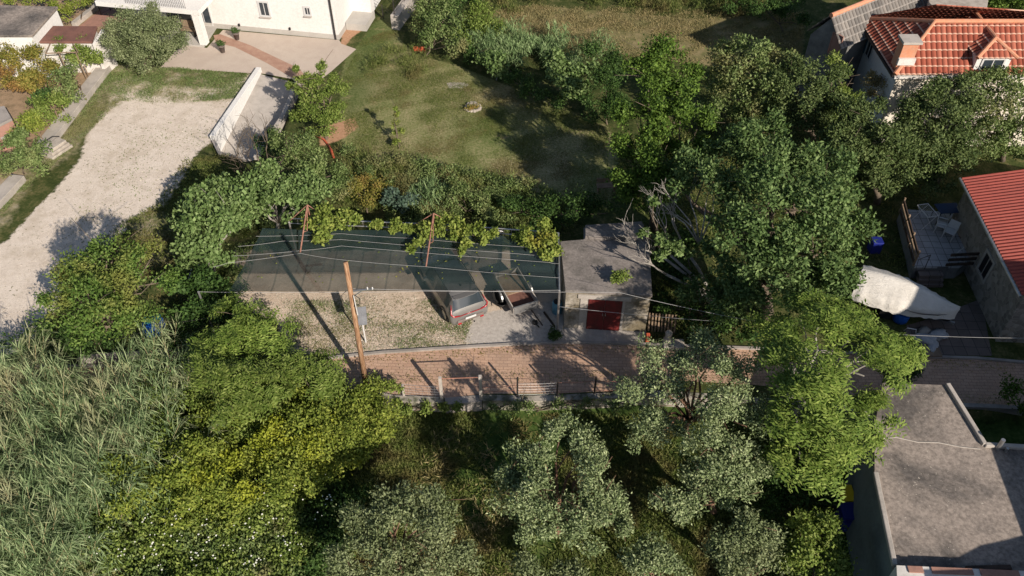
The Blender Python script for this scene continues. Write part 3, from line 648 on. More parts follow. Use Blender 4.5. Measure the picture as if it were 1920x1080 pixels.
# footprint from roof pixels
fp=[F0,F1,at(1216,488,zs),at(1205,420,zs+.0),at(1096,428,zs),at(1097,450,zs),TL]
fp=[Vector((p.x,p.y,0))-F0 for p in fp]
MB().prism(fp,-.2,zs-.14).build('wall',M['shed_wall'],e)
c=sum(fp,Vector())/len(fp); over=[p+(p-c).normalized()*.07 for p in fp]
MB().prism(over[:3]+over[3:4]+over[4:5]+over[5:],[zs-.14]*7,[zs]*7).build('roof',M['shed_roof'],e,bevel=.02)
q=[at(1097,449,zs)-F0,at(1210,452,zs)-F0,at(1203,421,zs)-F0,at(1097,428,zs)-F0]; MB().prism(q,zs+.003,zs+.20).build('roof_step',M['shed_roof'],e,bevel=.02)
nf=Vector((uf.y,-uf.x,0)); qm=Matrix(((uf.x,nf.x,0,0),(uf.y,nf.y,0,0),(0,0,1,0),(0,0,0,1)))
def fb(sa,sb,za,zb,d0,d1): return Matrix.Translation(uf*((sa+sb)/2)+nf*((d0+d1)/2)+Vector((0,0,(za+zb)/2)))@qm,(sb-sa,d1-d0,zb-za)
d0,zt=onwall(F0,F1,1104,560); d1,_=onwall(F0,F1,1168,560); dz=zt
for i,(a,b) in enumerate(((d0,(d0+d1)/2-.01),((d0+d1)/2+.01,d1))):
    Mx,sz=fb(a,b,.03,dz,0,.05); m=MB(); m.box((0,0,0),sz,M=Mx)
    Mx,sz=fb(a,b,dz*.55,dz*.55+.05,.05,.07); m.box((0,0,0),sz,M=Mx)
    dd=m.build('door',M['red_door'],e)
    Mx,sz=fb((d0+d1)/2-.08+.12*i,(d0+d1)/2-.05+.12*i,.95,1.1,.05,.09); MB().box((0,0,0),sz,M=Mx).build('handle',M['metal'],dd)
m=MB(); Mx,sz=fb(d0-.45,d1+.35,dz+.02,dz+.24,0,.05); m.box((0,0,0),sz,M=Mx)
Mx,sz=fb(d0-.34,d0-.02,0,dz,0,.04); m.box((0,0,0),sz,M=Mx); Mx,sz=fb(d1+.02,d1+.12,0,dz,0,.04); m.box((0,0,0),sz,M=Mx); m.build('door_surround',M['concrete_pale'],e)
# --- bottom right flat-roofed building ---
zr=3.0
fp=[(1655,718),(1775,722),(1845,836),(2040,848),(2040,1120),(1690,1120),(1676,1062),(1640,888),(1640,800)]
P=[at(x,y,zr) for x,y in fp]; o0=Vector((P[7].x,P[7].y,LOW)); FR=empty('flat_roof_house',o0,0,'low house with large stained flat concrete roof at the bottom right','house')
Q=[p-o0 for p in P]; c=sum(Q,Vector())/len(Q); hz=zr-LOW
MB().prism([c+(q-c)*.985 for q in Q],-.3,hz-.16).build('wall',M['dark_wall'],FR)
MB().prism(Q,hz-.16,hz).build('roof',M['roof_concrete'],FR)
for a,b in((6,7),(1,2),(2,3)):
    m=MB(); m.beam(Vector((Q[a].x,Q[a].y,hz+.06)),Vector((Q[b].x,Q[b].y,hz+.06)),.16,.16); m.build('parapet',M['concrete_pale'],FR,bevel=.03)
m=MB(); a=at(1655,822,zr)-o0; 
pts=[at(x,y,zr+.004)-o0 for x,y in((1645,823),(1680,820),(1720,829),(1760,830),(1800,838),(1838,842))]; m.tube(pts,.022,6); m.build('roof_seam',M['concrete_pale'],FR)
m=MB(); b=at(1869,842,zr)-o0; m.tube([b,b+Vector((0,0,.55))],.07,10); m.tube([b+Vector((.25,-.1,0)),b+Vector((.25,-.1,.2))],.05,8); m.build('vent_pipe',M['metal'],FR)
m=MB(); b=at(1860,1070,zr)-o0; m.beam(at(1812,1066,zr+.1)-o0,at(1895,1064,zr+.1)-o0,.14,.1); m.build('roof_beam',M['wood_dark'],FR)
# upper storey of the neighbouring house, just outside the frame: it throws the shade on the flat roof
P=[at(x,y,zr) for x,y in[(1674,1070),(1905,1080),(1990,1082),(2100,1090),(2100,1500),(1690,1500)]]
o0=Vector((P[0].x,P[0].y,LOW)); NB=empty('neighbour_house',o0,0,'house with red and white roof edge along the bottom right picture border','house')
Q=[p-o0 for p in P]; MB().prism(Q,-.3,hz+.35).build('wall',M['white_old'],NB)
hs=2.6; off=Vector((math.cos(SUN_AZ),math.sin(SUN_AZ),0))*(hs/math.tan(SUN_EL))
SP=[at(x,y,zr)+off-o0 for x,y in((1858,842),(1917,1003),(1885,1012),(1838,1022),(1796,1044),(1690,1048))]
MB().prism([SP[0]+Vector((.3,1.2,0))]+SP+[SP[-1]+Vector((0,-6,0)),Vector((SP[0].x+8,SP[-1].y-6,0)),SP[0]+Vector((8,1.2,0))],-.3,hz+hs).build('upper_floor',M['white_old'],NB)
m=MB(); 
q0=Vector((Q[0].x,Q[0].y,hz+.37)); q1=Vector((Q[1].x,Q[1].y,hz+.37))
for a_,b_ in ((.08,.20),(.27,.60),(.66,.97)): MB().beam(q0.lerp(q1,a_)+Vector((0,-.12,0)),q0.lerp(q1,b_)+Vector((0,-.12,0)),.2,.05).build('edge_tile',M['terracotta'],NB)
# taller wings just right of the frame: they shade the lane, the stone house front and half of the boat
for x0_,y0_,h_ in ((19.4,16.0,6.2),(25.2,15.8,9.6)):
    MB().prism([Vector((x0_,y0_,0))-o0,Vector((33,y0_,0))-o0,Vector((33,-4,0))-o0,Vector((x0_,-4,0))-o0],-.3,h_-LOW).build('side_wing',M['white_old'],NB)
P=[at(x,y,zr) for x,y in[(1990,846),(2200,850),(2200,1080),(2040,1080)]]; o0=Vector((P[0].x,P[0].y,LOW))
# --- stone house with red sheet roof ---
ze=3.05
E0=at(1803,333,ze); E1=at(1917,555,ze); eu=(E1-E0).normalized(); en=Vector((-eu.y,eu.x,0))
if en.x<0: en=-en
SH=empty('stone_house',Vector((E1.x,E1.y,0)),0,'stone house with red corrugated sheet roof at the right edge','house')
o0=SH.location.copy(); wv=6.4; rise=1.5
a=E0+eu*.25+en*.28-o0; b=E1-eu*.25+en*.28-o0; a.z=b.z=0
MB().prism([b,a,a+en*(wv-.3)*1.9,b+en*(wv-.3)*1.9],-.2,ze-.16).build('wall',M['stone_wall'],SH)
m=MB(); cpt=b+en*(wv-.3); 
for q_ in(a,b):
    m.add([(q_.x,q_.y,ze-.16),((q_+en*wv).x,(q_+en*wv).y,ze+rise-.1),((q_+en*2*wv).x,(q_+en*2*wv).y,ze-.16)],[(0,1,2)])
m.build('gable',M['stone_wall'],SH)
uvroof('roof',[E0-o0,E1-o0,E1+en*wv+Vector((0,0,rise))-o0,E0+en*wv+Vector((0,0,rise))-o0],M['sheet_red'],SH,.035,.20)
uvroof('roof',[E1+en*2*wv-o0,E0+en*2*wv-o0,E0+en*wv+Vector((0,0,rise))-o0,E1+en*wv+Vector((0,0,rise))-o0],M['sheet_red'],SH,.035,.20)
m=MB(); m.tube([E0-o0-en*.06-Vector((0,0,.06)),E1-o0-en*.06-Vector((0,0,.06))],.065,8); m.build('gutter',M['metal'],SH)
# diamond looking window in the shaded wall
wa=a+o0; wb=b+o0; s0,z1=onwall(wa,wb,1853,462); s1,z0=onwall(wa,wb,1845,528)
sA,zA=onwall(wa,wb,1852,470); sB,zB=onwall(wa,wb,1846,528)
sc,zc=onwall(wa,wb,1849,499); nn=-en
put_window(SH,wa,(wb-wa).normalized(),nn,sc-.38,sc+.38,zc-.5,zc+.5,.13,'dark','concrete_pale','window',False)
# --- orange tiled house ---
zo=4.6
C0=at(1677,141,zo); C1=C0+Vector((14,0,0)); Bk=at(1611,36,zo); OH=empty('tiled_house',Vector((C0.x,C0.y,0)),0,'white house with orange tiled hip roof, chimney and dormer at the top right','house')
o0=OH.location.copy(); dB=Vector((Bk.x-C0.x,Bk.y-C0.y,0)); 
ux=(C1-C0).normalized(); rz=1.75
half=None
RA=at(1752,42,zo+rz); RB=RA+Vector((14,0,0)); 
uvroof('roof',[C0-o0,C1-o0,Vector((C1.x,RA.y,zo+rz))-o0,RA-o0],M['tile_orange'],OH,.04,.27,'barrel',.42)
RC=Vector((RA.x-.5,Bk.y,zo+rz))
uvroof('roof',[Bk-o0,C0-o0,RA-o0,(RA+Vector((0.01,0,0)))-o0],M['tile_orange'],OH,.04,.27,'barrel',.42)
D1=Vector((C1.x,2*RA.y-C0.y,zo))
uvroof('roof',[D1-o0,Bk-o0,RA-o0,Vector((C1.x,RA.y,zo+rz))-o0],M['tile_orange'],OH,.04,.27,'barrel',.42)
m=MB(); m.tube([C0-o0+Vector((0,0,.05)),RA-o0+Vector((0,0,.07)),Vector((C1.x,RA.y,zo+rz+.07))-o0],.12,8); m.tube([Bk-o0+Vector((0,0,.05)),RA-o0+Vector((0,0,.07))],.12,8); m.build('ridge',M['ridge_tile'],OH)
w0=C0-o0+Vector((.35,.35,0)); wB=Bk-o0+Vector((.35,-.2,0)); 
foot=[w0,Vector((14,w0.y,0)),Vector((14,wB.y+2,0)),wB]
MB().prism(foot,-.1,zo-.13).build('wall',M['cream'],OH)
m=MB(); sw=(wB-w0); m.add([(w0.x-.01,w0.y,0),(wB.x-.01,wB.y,0),(wB.x-.01,wB.y,zo-.12),(w0.x-.01,w0.y,zo-.12)],[(0,1,2,3)]); m.build('side_wall',M['blue_white'],OH)
m=MB(); e1=C0-o0; e2=Bk-o0; m.beam(e1+Vector((-.03,0,-.08)),e2+Vector((-.03,0,-.08)),.12,.12); m.build('gutter',M['metal_dark'],OH); m=MB(); m.beam(e1+Vector((0,-.05,-.09)),e1+Vector((14,-.05,-.09)),.12,.12); m.build('gutter',M['white_old'],OH)
wa=w0+o0; wb=wB+o0; su=(wb-wa); su.z=0; su.normalize(); sn=Vector((-su.y,su.x,0))
if sn.x>0: sn=-sn
sc,zc=onwall(wa,wb,1631,92); w=put_window(OH,Vector((wa.x,wa.y,0)),su,sn,sc-.35,sc+.35,zc-.45,zc+.45,.08,'glass','white_plastic','window',False)
sc2,zc2=onwall(wa,wb,1622,85); q_=Matrix(((su.x,sn.x,0,0),(su.y,sn.y,0,0),(0,0,1,0),(0,0,0,1)))
MB().box((0,0,0),(.4,.05,1.0),M=Matrix.Translation(Vector((wa.x,wa.y,0))+su*(sc+.62)+sn*.06+Vector((0,0,zc))-o0)@q_).build('shutter',plain('blue_shutter',(.03,.09,.13),.6),OH)
# chimney & dormer
rs=(RA.z-zo)/(RA.y-C0.y)
def onroof(px,py):
    lo,hi=zo,zo+rz
    for _ in range(40):
        z=(lo+hi)/2; p=at(px,py,z)
        if p.z<zo+(p.y-C0.y)*rs: lo=z
        else: hi=z
    return at(px,py,z)-o0
ch=onroof(1693,112); 
cm=MB(); cm.prism([(ch.x-.38,ch.y-.3),(ch.x+.38,ch.y-.3),(ch.x+.38,ch.y+.35),(ch.x-.38,ch.y+.35)],ch.z-.6,ch.z+1.05); cc=cm.build('chimney',M['ridge_tile'],OH)
MB().box((ch.x,ch.y,ch.z+1.12),(.95,.85,.12)).build('chimney_cap',M['concrete_pale'],cc)
MB().box((ch.x,ch.y-.38,ch.z+.12),(.85,.14,.35)).build('flashing',M['white_old'],cc)
# dormer: small hipped roof on cheeks facing the camera
dm=onroof(1855,137); dw=1.0; dz=dm.z; dl=2.3
D=MB(); zf=dz+.85
D.prism([(dm.x-dw+.15,dm.y+.1),(dm.x+dw-.15,dm.y+.1),(dm.x+dw-.15,dm.y+dl),(dm.x-dw+.15,dm.y+dl)],dz-.3,zf); D.build('dormer_wall',M['white_wall'],OH)
F=[Vector((dm.x-dw,dm.y-.1,zf)),Vector((dm.x+dw,dm.y-.1,zf)),Vector((dm.x,dm.y+.75,zf+.62)),Vector((dm.x+.01,dm.y+.75,zf+.62))]
uvroof('dormer_roof',F,M['tile_orange'],OH,.035,.27,'barrel',.4)
for sg in(-1,1):
    A_=Vector((dm.x+sg*dw,dm.y-.1,zf)); B_=Vector((dm.x+sg*dw,dm.y+dl+.2,zf)); R1=Vector((dm.x,dm.y+dl+1.2,zf+.62)); R0=Vector((dm.x,dm.y+.75,zf+.62))
    uvroof('dormer_roof',[A_,B_,R1,R0],M['tile_orange'],OH,.035,.27,'barrel',.4)
m=MB(); m.tube([(dm.x,dm.y+dl+1.1,zf+.68),(dm.x,dm.y+.75,zf+.68)],.1,8)
for sg in(-1,1): m.tube([(dm.x,dm.y+.75,zf+.68),(dm.x+sg*dw,dm.y-.1,zf+.05)],.1,8)
m.build('dormer_ridge',M['ridge_tile'],OH)
put_window(OH,Vector((o0.x+dm.x-.6,o0.y+dm.y+.1,0)),Vector((1,0,0)),Vector((0,-1,0)),.1,1.1,dz-.1,zf-.15,.09,'glass','white_plastic','dormer_window',False)
# --- old grey-tiled house behind ---
zg=5.6; R0=at(1558,31,zg); R1=at(1645,-4,zg); rd=(R1-R0); rd.z=0; rd.normalize(); pf=Vector((rd.y,-rd.x,0))
if pf.y>0: pf=-pf
GH=empty('old_house',Vector((R0.x,R0.y,0)),0,'old grey plastered house with grey barrel tiles and an orange shutter','house'); o0=GH.location.copy()
Ef=at(1592,86,4.2); hw=abs((Ef-R0).dot(pf)); r_=1.4; Lr=11
a=R0-o0+pf*hw-Vector((0,0,r_)); b=a+rd*Lr; c_=R0-o0; d=c_+rd*Lr; f_=c_-pf*hw-Vector((0,0,r_)); g_=f_+rd*Lr
uvroof('roof',[a,b,d,c_],M['tile_grey'],GH,.06,.26,'barrel',.42)
uvroof('roof',[g_,f_,c_,d],M['tile_grey'],GH,.06,.26,'barrel',.42)
m=MB(); m.tube([c_+Vector((0,0,.06)),d+Vector((0,0,.06))],.13,8); m.build('ridge',M['ridge_tile'],GH)
i_=rd*.12; zz=a.z-.1
m=MB(); aa=a+i_-pf*.15; ff=f_+i_+pf*.15
m.add([(aa.x,aa.y,0),(ff.x,ff.y,0),(ff.x,ff.y,zz),((c_+i_).x,(c_+i_).y,c_.z-.1),(aa.x,aa.y,zz)],[(0,1,2,3,4)]); 
bb=aa+rd*(Lr-.3); gg=ff+rd*(Lr-.3); m.add([(bb.x,bb.y,0),(gg.x,gg.y,0),(gg.x,gg.y,zz),((d-i_).x,(d-i_).y,c_.z-.1),(bb.x,bb.y,zz)],[(4,3,2,1,0)])
m.add([(aa.x,aa.y,0),(bb.x,bb.y,0),(bb.x,bb.y,zz),(aa.x,aa.y,zz)],[(0,1,2,3)]); m.add([(ff.x,ff.y,0),(gg.x,gg.y,0),(gg.x,gg.y,zz),(ff.x,ff.y,zz)],[(3,2,1,0)])
m.build('wall',M['grey_plaster'],GH)
wa=Vector((ff.x,ff.y,0))+o0; wb=Vector((aa.x,aa.y,0))+o0; sc,zc=onwall(wa,wb,1567,83); uu=(wb-wa).normalized(); nn=Vector((uu.y,-uu.x,0))
if nn.x>0: nn=-nn
put_window(GH,wa,uu,nn,sc-.3,sc+.3,zc-.6,zc+.55,.05,'terracotta','terracotta','window_shutter',False)
# flat beige roof annex
g5,_,_=block('annex','beige flat roofed annex between the grey tiled and orange tiled roofs','annex',[(1742,4),(1742,-40),(1860,-40),(1848,30),(1765,30)],5.2,0,'cream','stone')
g5['label']='beige flat roofed annex between the grey and the orange tiled roofs'
#@@OBJECTS
# ---------------- pergola with shade net ----------------
zn=2.6
PG=empty('pergola',at(1050,612),0,'pipe pergola with rear ladder rail, red braces and wires beside the tool shed','pergola'); o0=PG.location.copy()
m=MB()
pbk=[at(540,409,zn),at(680,415,zn),at(800,420,zn),at(930,428,zn),at(1047,437,zn)]
m.tube([p-o0 for p in pbk],.03,6); lo=[p-o0-Vector((0,.05,.25)) for p in pbk]; m.tube(lo,.025,6)
for k in range(33):
    t=k/32*4; i=min(int(t),3); a=pbk[i].lerp(pbk[i+1],t-i)-o0; b=lo[i].lerp(lo[i+1],t-i); m.tube([a,b],.014,5)
m.build('rear_rail',M['metal'],PG)
m=MB(); fr=at(1049,545,zn); m.tube([pbk[-1]-o0,fr-o0],.035,8); m.build('side_rail',M['metal'],PG)
for p in (Vector((fr.x,fr.y,0)),):
    m=MB(); m.tube([p-o0,fr-o0],.045,8); m.build('post',M['metal'],PG)
for q in (pbk[-1],pbk[2],pbk[0],at(372,547,zn)):
    m=MB(); m.tube([Vector((q.x,q.y,0))-o0,q-o0],.045,8); m.build('post',M['metal'],PG)
fl=at(372,547,zn)
ap=[]
for (bx_,tx,ty,fx_,fy_) in ((583,588,384,563,473),(815,812,400,799,499)):
    rb=at(bx_,414 if bx_<700 else 423,zn); h=raise_to(bx_,414 if bx_<700 else 423,zn,ty); tp=at(tx,ty,h); tp=Vector((rb.x,rb.y,h))
    ft=at(fx_,fy_,zn+.12)
    m=MB(); m.tube([ft-o0,tp-o0],.032,8); m.tube([tp-o0+Vector((0,.0,0)),ft.lerp(tp,.5)-o0+Vector((.12,0,-.15)),ft.lerp(tp,.42)-o0],.018,6)
    m.tube([tp-o0,rb-o0],.026,6); m.tube([rb-o0-Vector((.95,0,0)),tp-o0],.020,6); m.tube([rb-o0+Vector((.95,0,0)),tp-o0],.020,6)
    m.build('brace',M['rust'],PG)
def wire(b,pts,r=.011,sag=.05,o=Vector()):
    P=[at(*p)-o for p in pts]; out=[]
    for a,c in zip(P[:-1],P[1:]):
        for k in range(8):
            t=k/8; out.append(a.lerp(c,t)-Vector((0,0,sag*4*t*(1-t))))
    out.append(P[-1]); b.tube(out,r,5)
zw=zn+.10
for pts in ([(480,443,zw),(640,438,zw),(779,447,zw),(982,463,zw),(1047,467,zw)],[(447,462,zw),(530,452,zw),(640,449,zw),(973,476,zw),(1047,480,zw)],
            [(437,480,zw),(563,470,zw),(640,461,zw),(1030,492,zw),(1048,494,zw)],[(400,500,zw),(427,493,zw),(563,475,zw),(640,487,zw),(798,500,zw),(1048,521,zw)]):
    m=MB(); wire(m,pts,.007,.03,o0); m.build('wire',M['wire'],PG)
# the net itself: gently sagging cloth
def netmat():
    t=NT('shade_net'); c=t.mix(t.ramp(t.noise(.9,4,.6,t.obj()),[(.35,0.0),(.65,1.0)]),(.025,.045,.046),(.042,.066,.064))
    d=t.new('ShaderNodeBsdfDiffuse'); t.link(c,d.inputs[0]); tl=t.new('ShaderNodeBsdfTranslucent'); t.link(c,tl.inputs[0])
    a=t.new('ShaderNodeMixShader'); a.inputs[0].default_value=.3; t.link(d.outputs[0],a.inputs[1]); t.link(tl.outputs[0],a.inputs[2])
    tr=t.new('ShaderNodeBsdfTransparent'); mx=t.new('ShaderNodeMixShader')
    w=t.new('ShaderNodeTexWave'); w.inputs['Scale'].default_value=.27; w.inputs['Distortion'].default_value=.4; t.link(t.obj(),w.inputs[0])
    f=t.math('ADD',t.math('MULTIPLY',t.ramp(w.outputs[1],[(.0,1.0),(.02,0.0)]),.12),t.ramp(t.noise(1.3,4,.6,t.obj()),[(.3,.66),(.7,.76)]),clamp=True)
    t.link(f,mx.inputs[0]); t.link(tr.outputs[0],mx.inputs[1]); t.link(a.outputs[0],mx.inputs[2]); return t.done(mx.outputs[0])
top=[(492,428),(600,432),(700,431),(800,436),(900,440),(1044,447)]; bot=[(428,546),(560,547),(680,546),(800,545),(920,544),(1046,544)]
nu,nv=48,20; vs=[];fs=[]
def lerpl(pl,t):
    t*=len(pl)-1; i=min(int(t),len(pl)-2); a,b=pl[i],pl[i+1]; f=t-i; return (a[0]+(b[0]-a[0])*f,a[1]+(b[1]-a[1])*f)
for j in range(nv+1):
    for i in range(nu+1):
        a=at(*lerpl(top,i/nu),zn); b=at(*lerpl(bot,i/nu),zn); s=j/nv; p=a.lerp(b,s)
        sag=.09*math.sin(math.pi*s)+.05*abs(math.sin(math.pi*s*4))+.03*math.sin(i*.8)*math.sin(math.pi*s)
        vs.append(tuple(p-Vector((0,0,sag))-at(492,430,zn)))
for j in range(nv):
    for i in range(nu): k=j*(nu+1)+i; fs.append((k,k+1,k+nu+2,k+nu+1))
m=MB(); m.add(vs,fs); SN=m.build('shade_net',netmat(),None,True); SN.location=at(492,430,zn); tag(SN,'dark green translucent shade net stretched over the parked car and trailer','shade net')
m=MB(); wire(m,[(370,547,zn+.03),(560,548,zn+.03),(800,546,zn+.03),(1049,544,zn+.03)],.008,.03,SN.location); m.build('edge_cord',M['wire'],SN)
# long overhead cable
m=MB(); wire(m,[(1049,544,2.66),(1057,545,2.68)],.01,0); 
m=MB(); wire(m,[(662,541,5.6),(1160,548,4.9),(1400,600,3.6),(1700,628,3.2),(1960,634,3.2)],.007,.05); cb=m.build('overhead_cable',M['wire']); tag(cb,'thin pale cable crossing from the wooden pole to the stone house','cable')
m=MB(); wire(m,[(1049,575,2.0),(1215,592,2.0),(1340,602,2.2)],.008,.02); cb=m.build('wire',M['metal']); tag(cb,'thin wire running across the red shed doors into the big tree','wire')
m=MB(); wire(m,[(200,640,1.2),(320,606,1.8),(420,590,2.4)],.008,.05); cb=m.build('wire',M['metal_dark']); tag(cb,'dark sagging wire above the blue tarp at the left','wire')
# coiled hoses on the rear rail
hz_=MB()
for k in range(3):
    c=at(925+k*6,432,zn)
    hz_.tube([c+Vector((.22*math.cos(t),-.05*k,.22*math.sin(t)-.15)) for t in np.linspace(0,6.28,18)],.02,6)
o=hz_.build('hose_coil',M['metal']); tag(o,'grey hose coiled over the rear rail of the pergola','hose')
# vines on the rail
def vine(label,clumps,base): return tree('grape_vine',label,'grape vine',base,clumps,'vine','broad',.14,11,.2,.8,.03,0,'grape vines climbing the pergola rail',sub=0,trunk='stem',crown='foliage')
vine('largest grape vine left, hanging over the net beside the left red brace',[(590,420,2.9,14),(606,402,3.1,14),(612,420,2.9,20),(640,418,2.8,20),(660,415,2.8,15),(605,440,2.75,12),(596,452,2.7,7)],(620,470))
vine('small tuft of grape vine on the rail near its middle',[(703,421,2.75,7),(712,421,2.75,5)],(703,460))
vine('thin straggling grape vine on the rail left of the right brace',[(745,421,2.8,8),(760,427,2.75,7),(736,431,2.7,6),(773,430,2.7,5)],(750,465))
vine('grape vine around the right red brace with a trailing shoot',[(812,430,2.9,18),(840,425,2.95,20),(857,418,3.0,14),(800,447,2.8,11),(786,457,2.75,7),(772,467,2.7,5),(845,445,2.8,10)],(825,480))
vine('grape vine hanging onto the net right of the right brace',[(885,440,2.85,15),(900,435,2.85,12),(912,452,2.8,9),(876,462,2.75,8),(870,472,2.72,5),(920,438,2.8,8)],(895,490))
vine('bushy grape vine in the rear right corner beside the tool shed',[(1005,440,3.0,26),(1025,455,2.9,22),(990,462,2.8,15),(1035,475,2.75,12),(1012,420,3.3,13),(1020,480,2.7,10),(975,448,2.8,8)],(1040,510))
# ---------------- utility pole ----------------
UB=at(687,728,0); hh=raise_to(687,728,0,492); tp=at(648,492,hh)
UP=empty('utility_pole',Vector((UB.x,UB.y,LOW)),0,'tall leaning brown wooden utility pole beside the paved path','utility pole'); o0=UP.location.copy()
m=MB(); m.tube([UB-o0-Vector((0,0,.5)),(UB.lerp(tp,.5))-o0,tp-o0],[.115,.10,.082],14); m.build('pole',M['pole_wood'],UP,True)
br=UB.lerp(tp,.80)-o0; m=MB(); m.beam(br+Vector((.1,0,0)),br+Vector((.85,.05,.05)),.05,.05); m.beam(br+Vector((.05,0,-.3)),br+Vector((.45,.02,.02)),.03,.03); m.build('bracket',M['metal'],UP)
for k in range(2):
    m=MB(); m.lathe(br+Vector((.62+.18*k,.03,.05)),[(.02,0),(.035,.03),(.02,.06),(.03,.09),(.01,.12)],10); m.build('insulator',M['white_plastic'],UP,True)
m=MB(); m.tube([br+Vector((-.12+.0,-.1,.1)),br+Vector((-.35,-.1,-.15)),br+Vector((-.3,-.1,-.5)),br+Vector((-.1,-.12,-.6))],.015,6); m.tube([br+Vector((.15,-.1,-.1)),br+Vector((.32,-.1,-.3)),br+Vector((.25,-.1,-.6)),br+Vector((.05,-.1,-.7))],.015,6); m.build('cable_loop',M['black'],UP)
m=MB(); m.tube([br+Vector((.12,-.14,-.1)),br+Vector((.14,-.16,-1.1))],.02,6); m.build('conduit',M['white_plastic'],UP)
# solar light: panel on a short post
b=at(686,642,0); hh=raise_to(686,642,0,596); SO=empty('solar_lamp',b,0,'small solar panel on a white post standing in the gravel lot','solar lamp')
m=MB(); m.tube([(0,0,0),(0,0,hh)],.035,8); m.build('post',M['white_plastic'],SO)
tz=hh+.12; Rm=Matrix.Translation((.06,0,tz))@Matrix.Rotation(R(8),4,'Z')@Matrix.Rotation(R(28),4,'X')
def solarm():
    t=NT('solar_cells'); b=t.new('ShaderNodeTexBrick'); t.link(t.obj(),b.inputs[0]); b.offset=0; b.inputs['Scale'].default_value=1; b.inputs['Brick Width'].default_value=.085; b.inputs['Row Height'].default_value=.085; b.inputs['Mortar Size'].default_value=.005
    b.inputs['Color1'].default_value=(.01,.014,.035,1); b.inputs['Color2'].default_value=(.014,.02,.05,1); b.inputs['Mortar'].default_value=(.25,.27,.3,1); return t.done(t.bsdf(b.outputs[0],.4,0,None,.2))
m=MB(); m.box((0,0,0),(.36,.78,.03),M=Matrix.Identity(4)); p_=m.build('panel_frame',M['metal'],SO); p_.matrix_local=Rm
m=MB(); m.box((0,0,.018),(.31,.73,.008),M=Matrix.Identity(4)); q_=m.build('solar_panel',plain('solar_cells',(.012,.018,.05),.6,0,.2,4,.1),p_); m=MB()
for k in range(1,4): m.box((-.155+.0775*k,0,.024),(.006,.73,.003))
for k in range(1,8): m.box((0,-.365+.091*k,.0245),(.31,.006,.003))
m.build('cell_grid',M['wire'],q_)
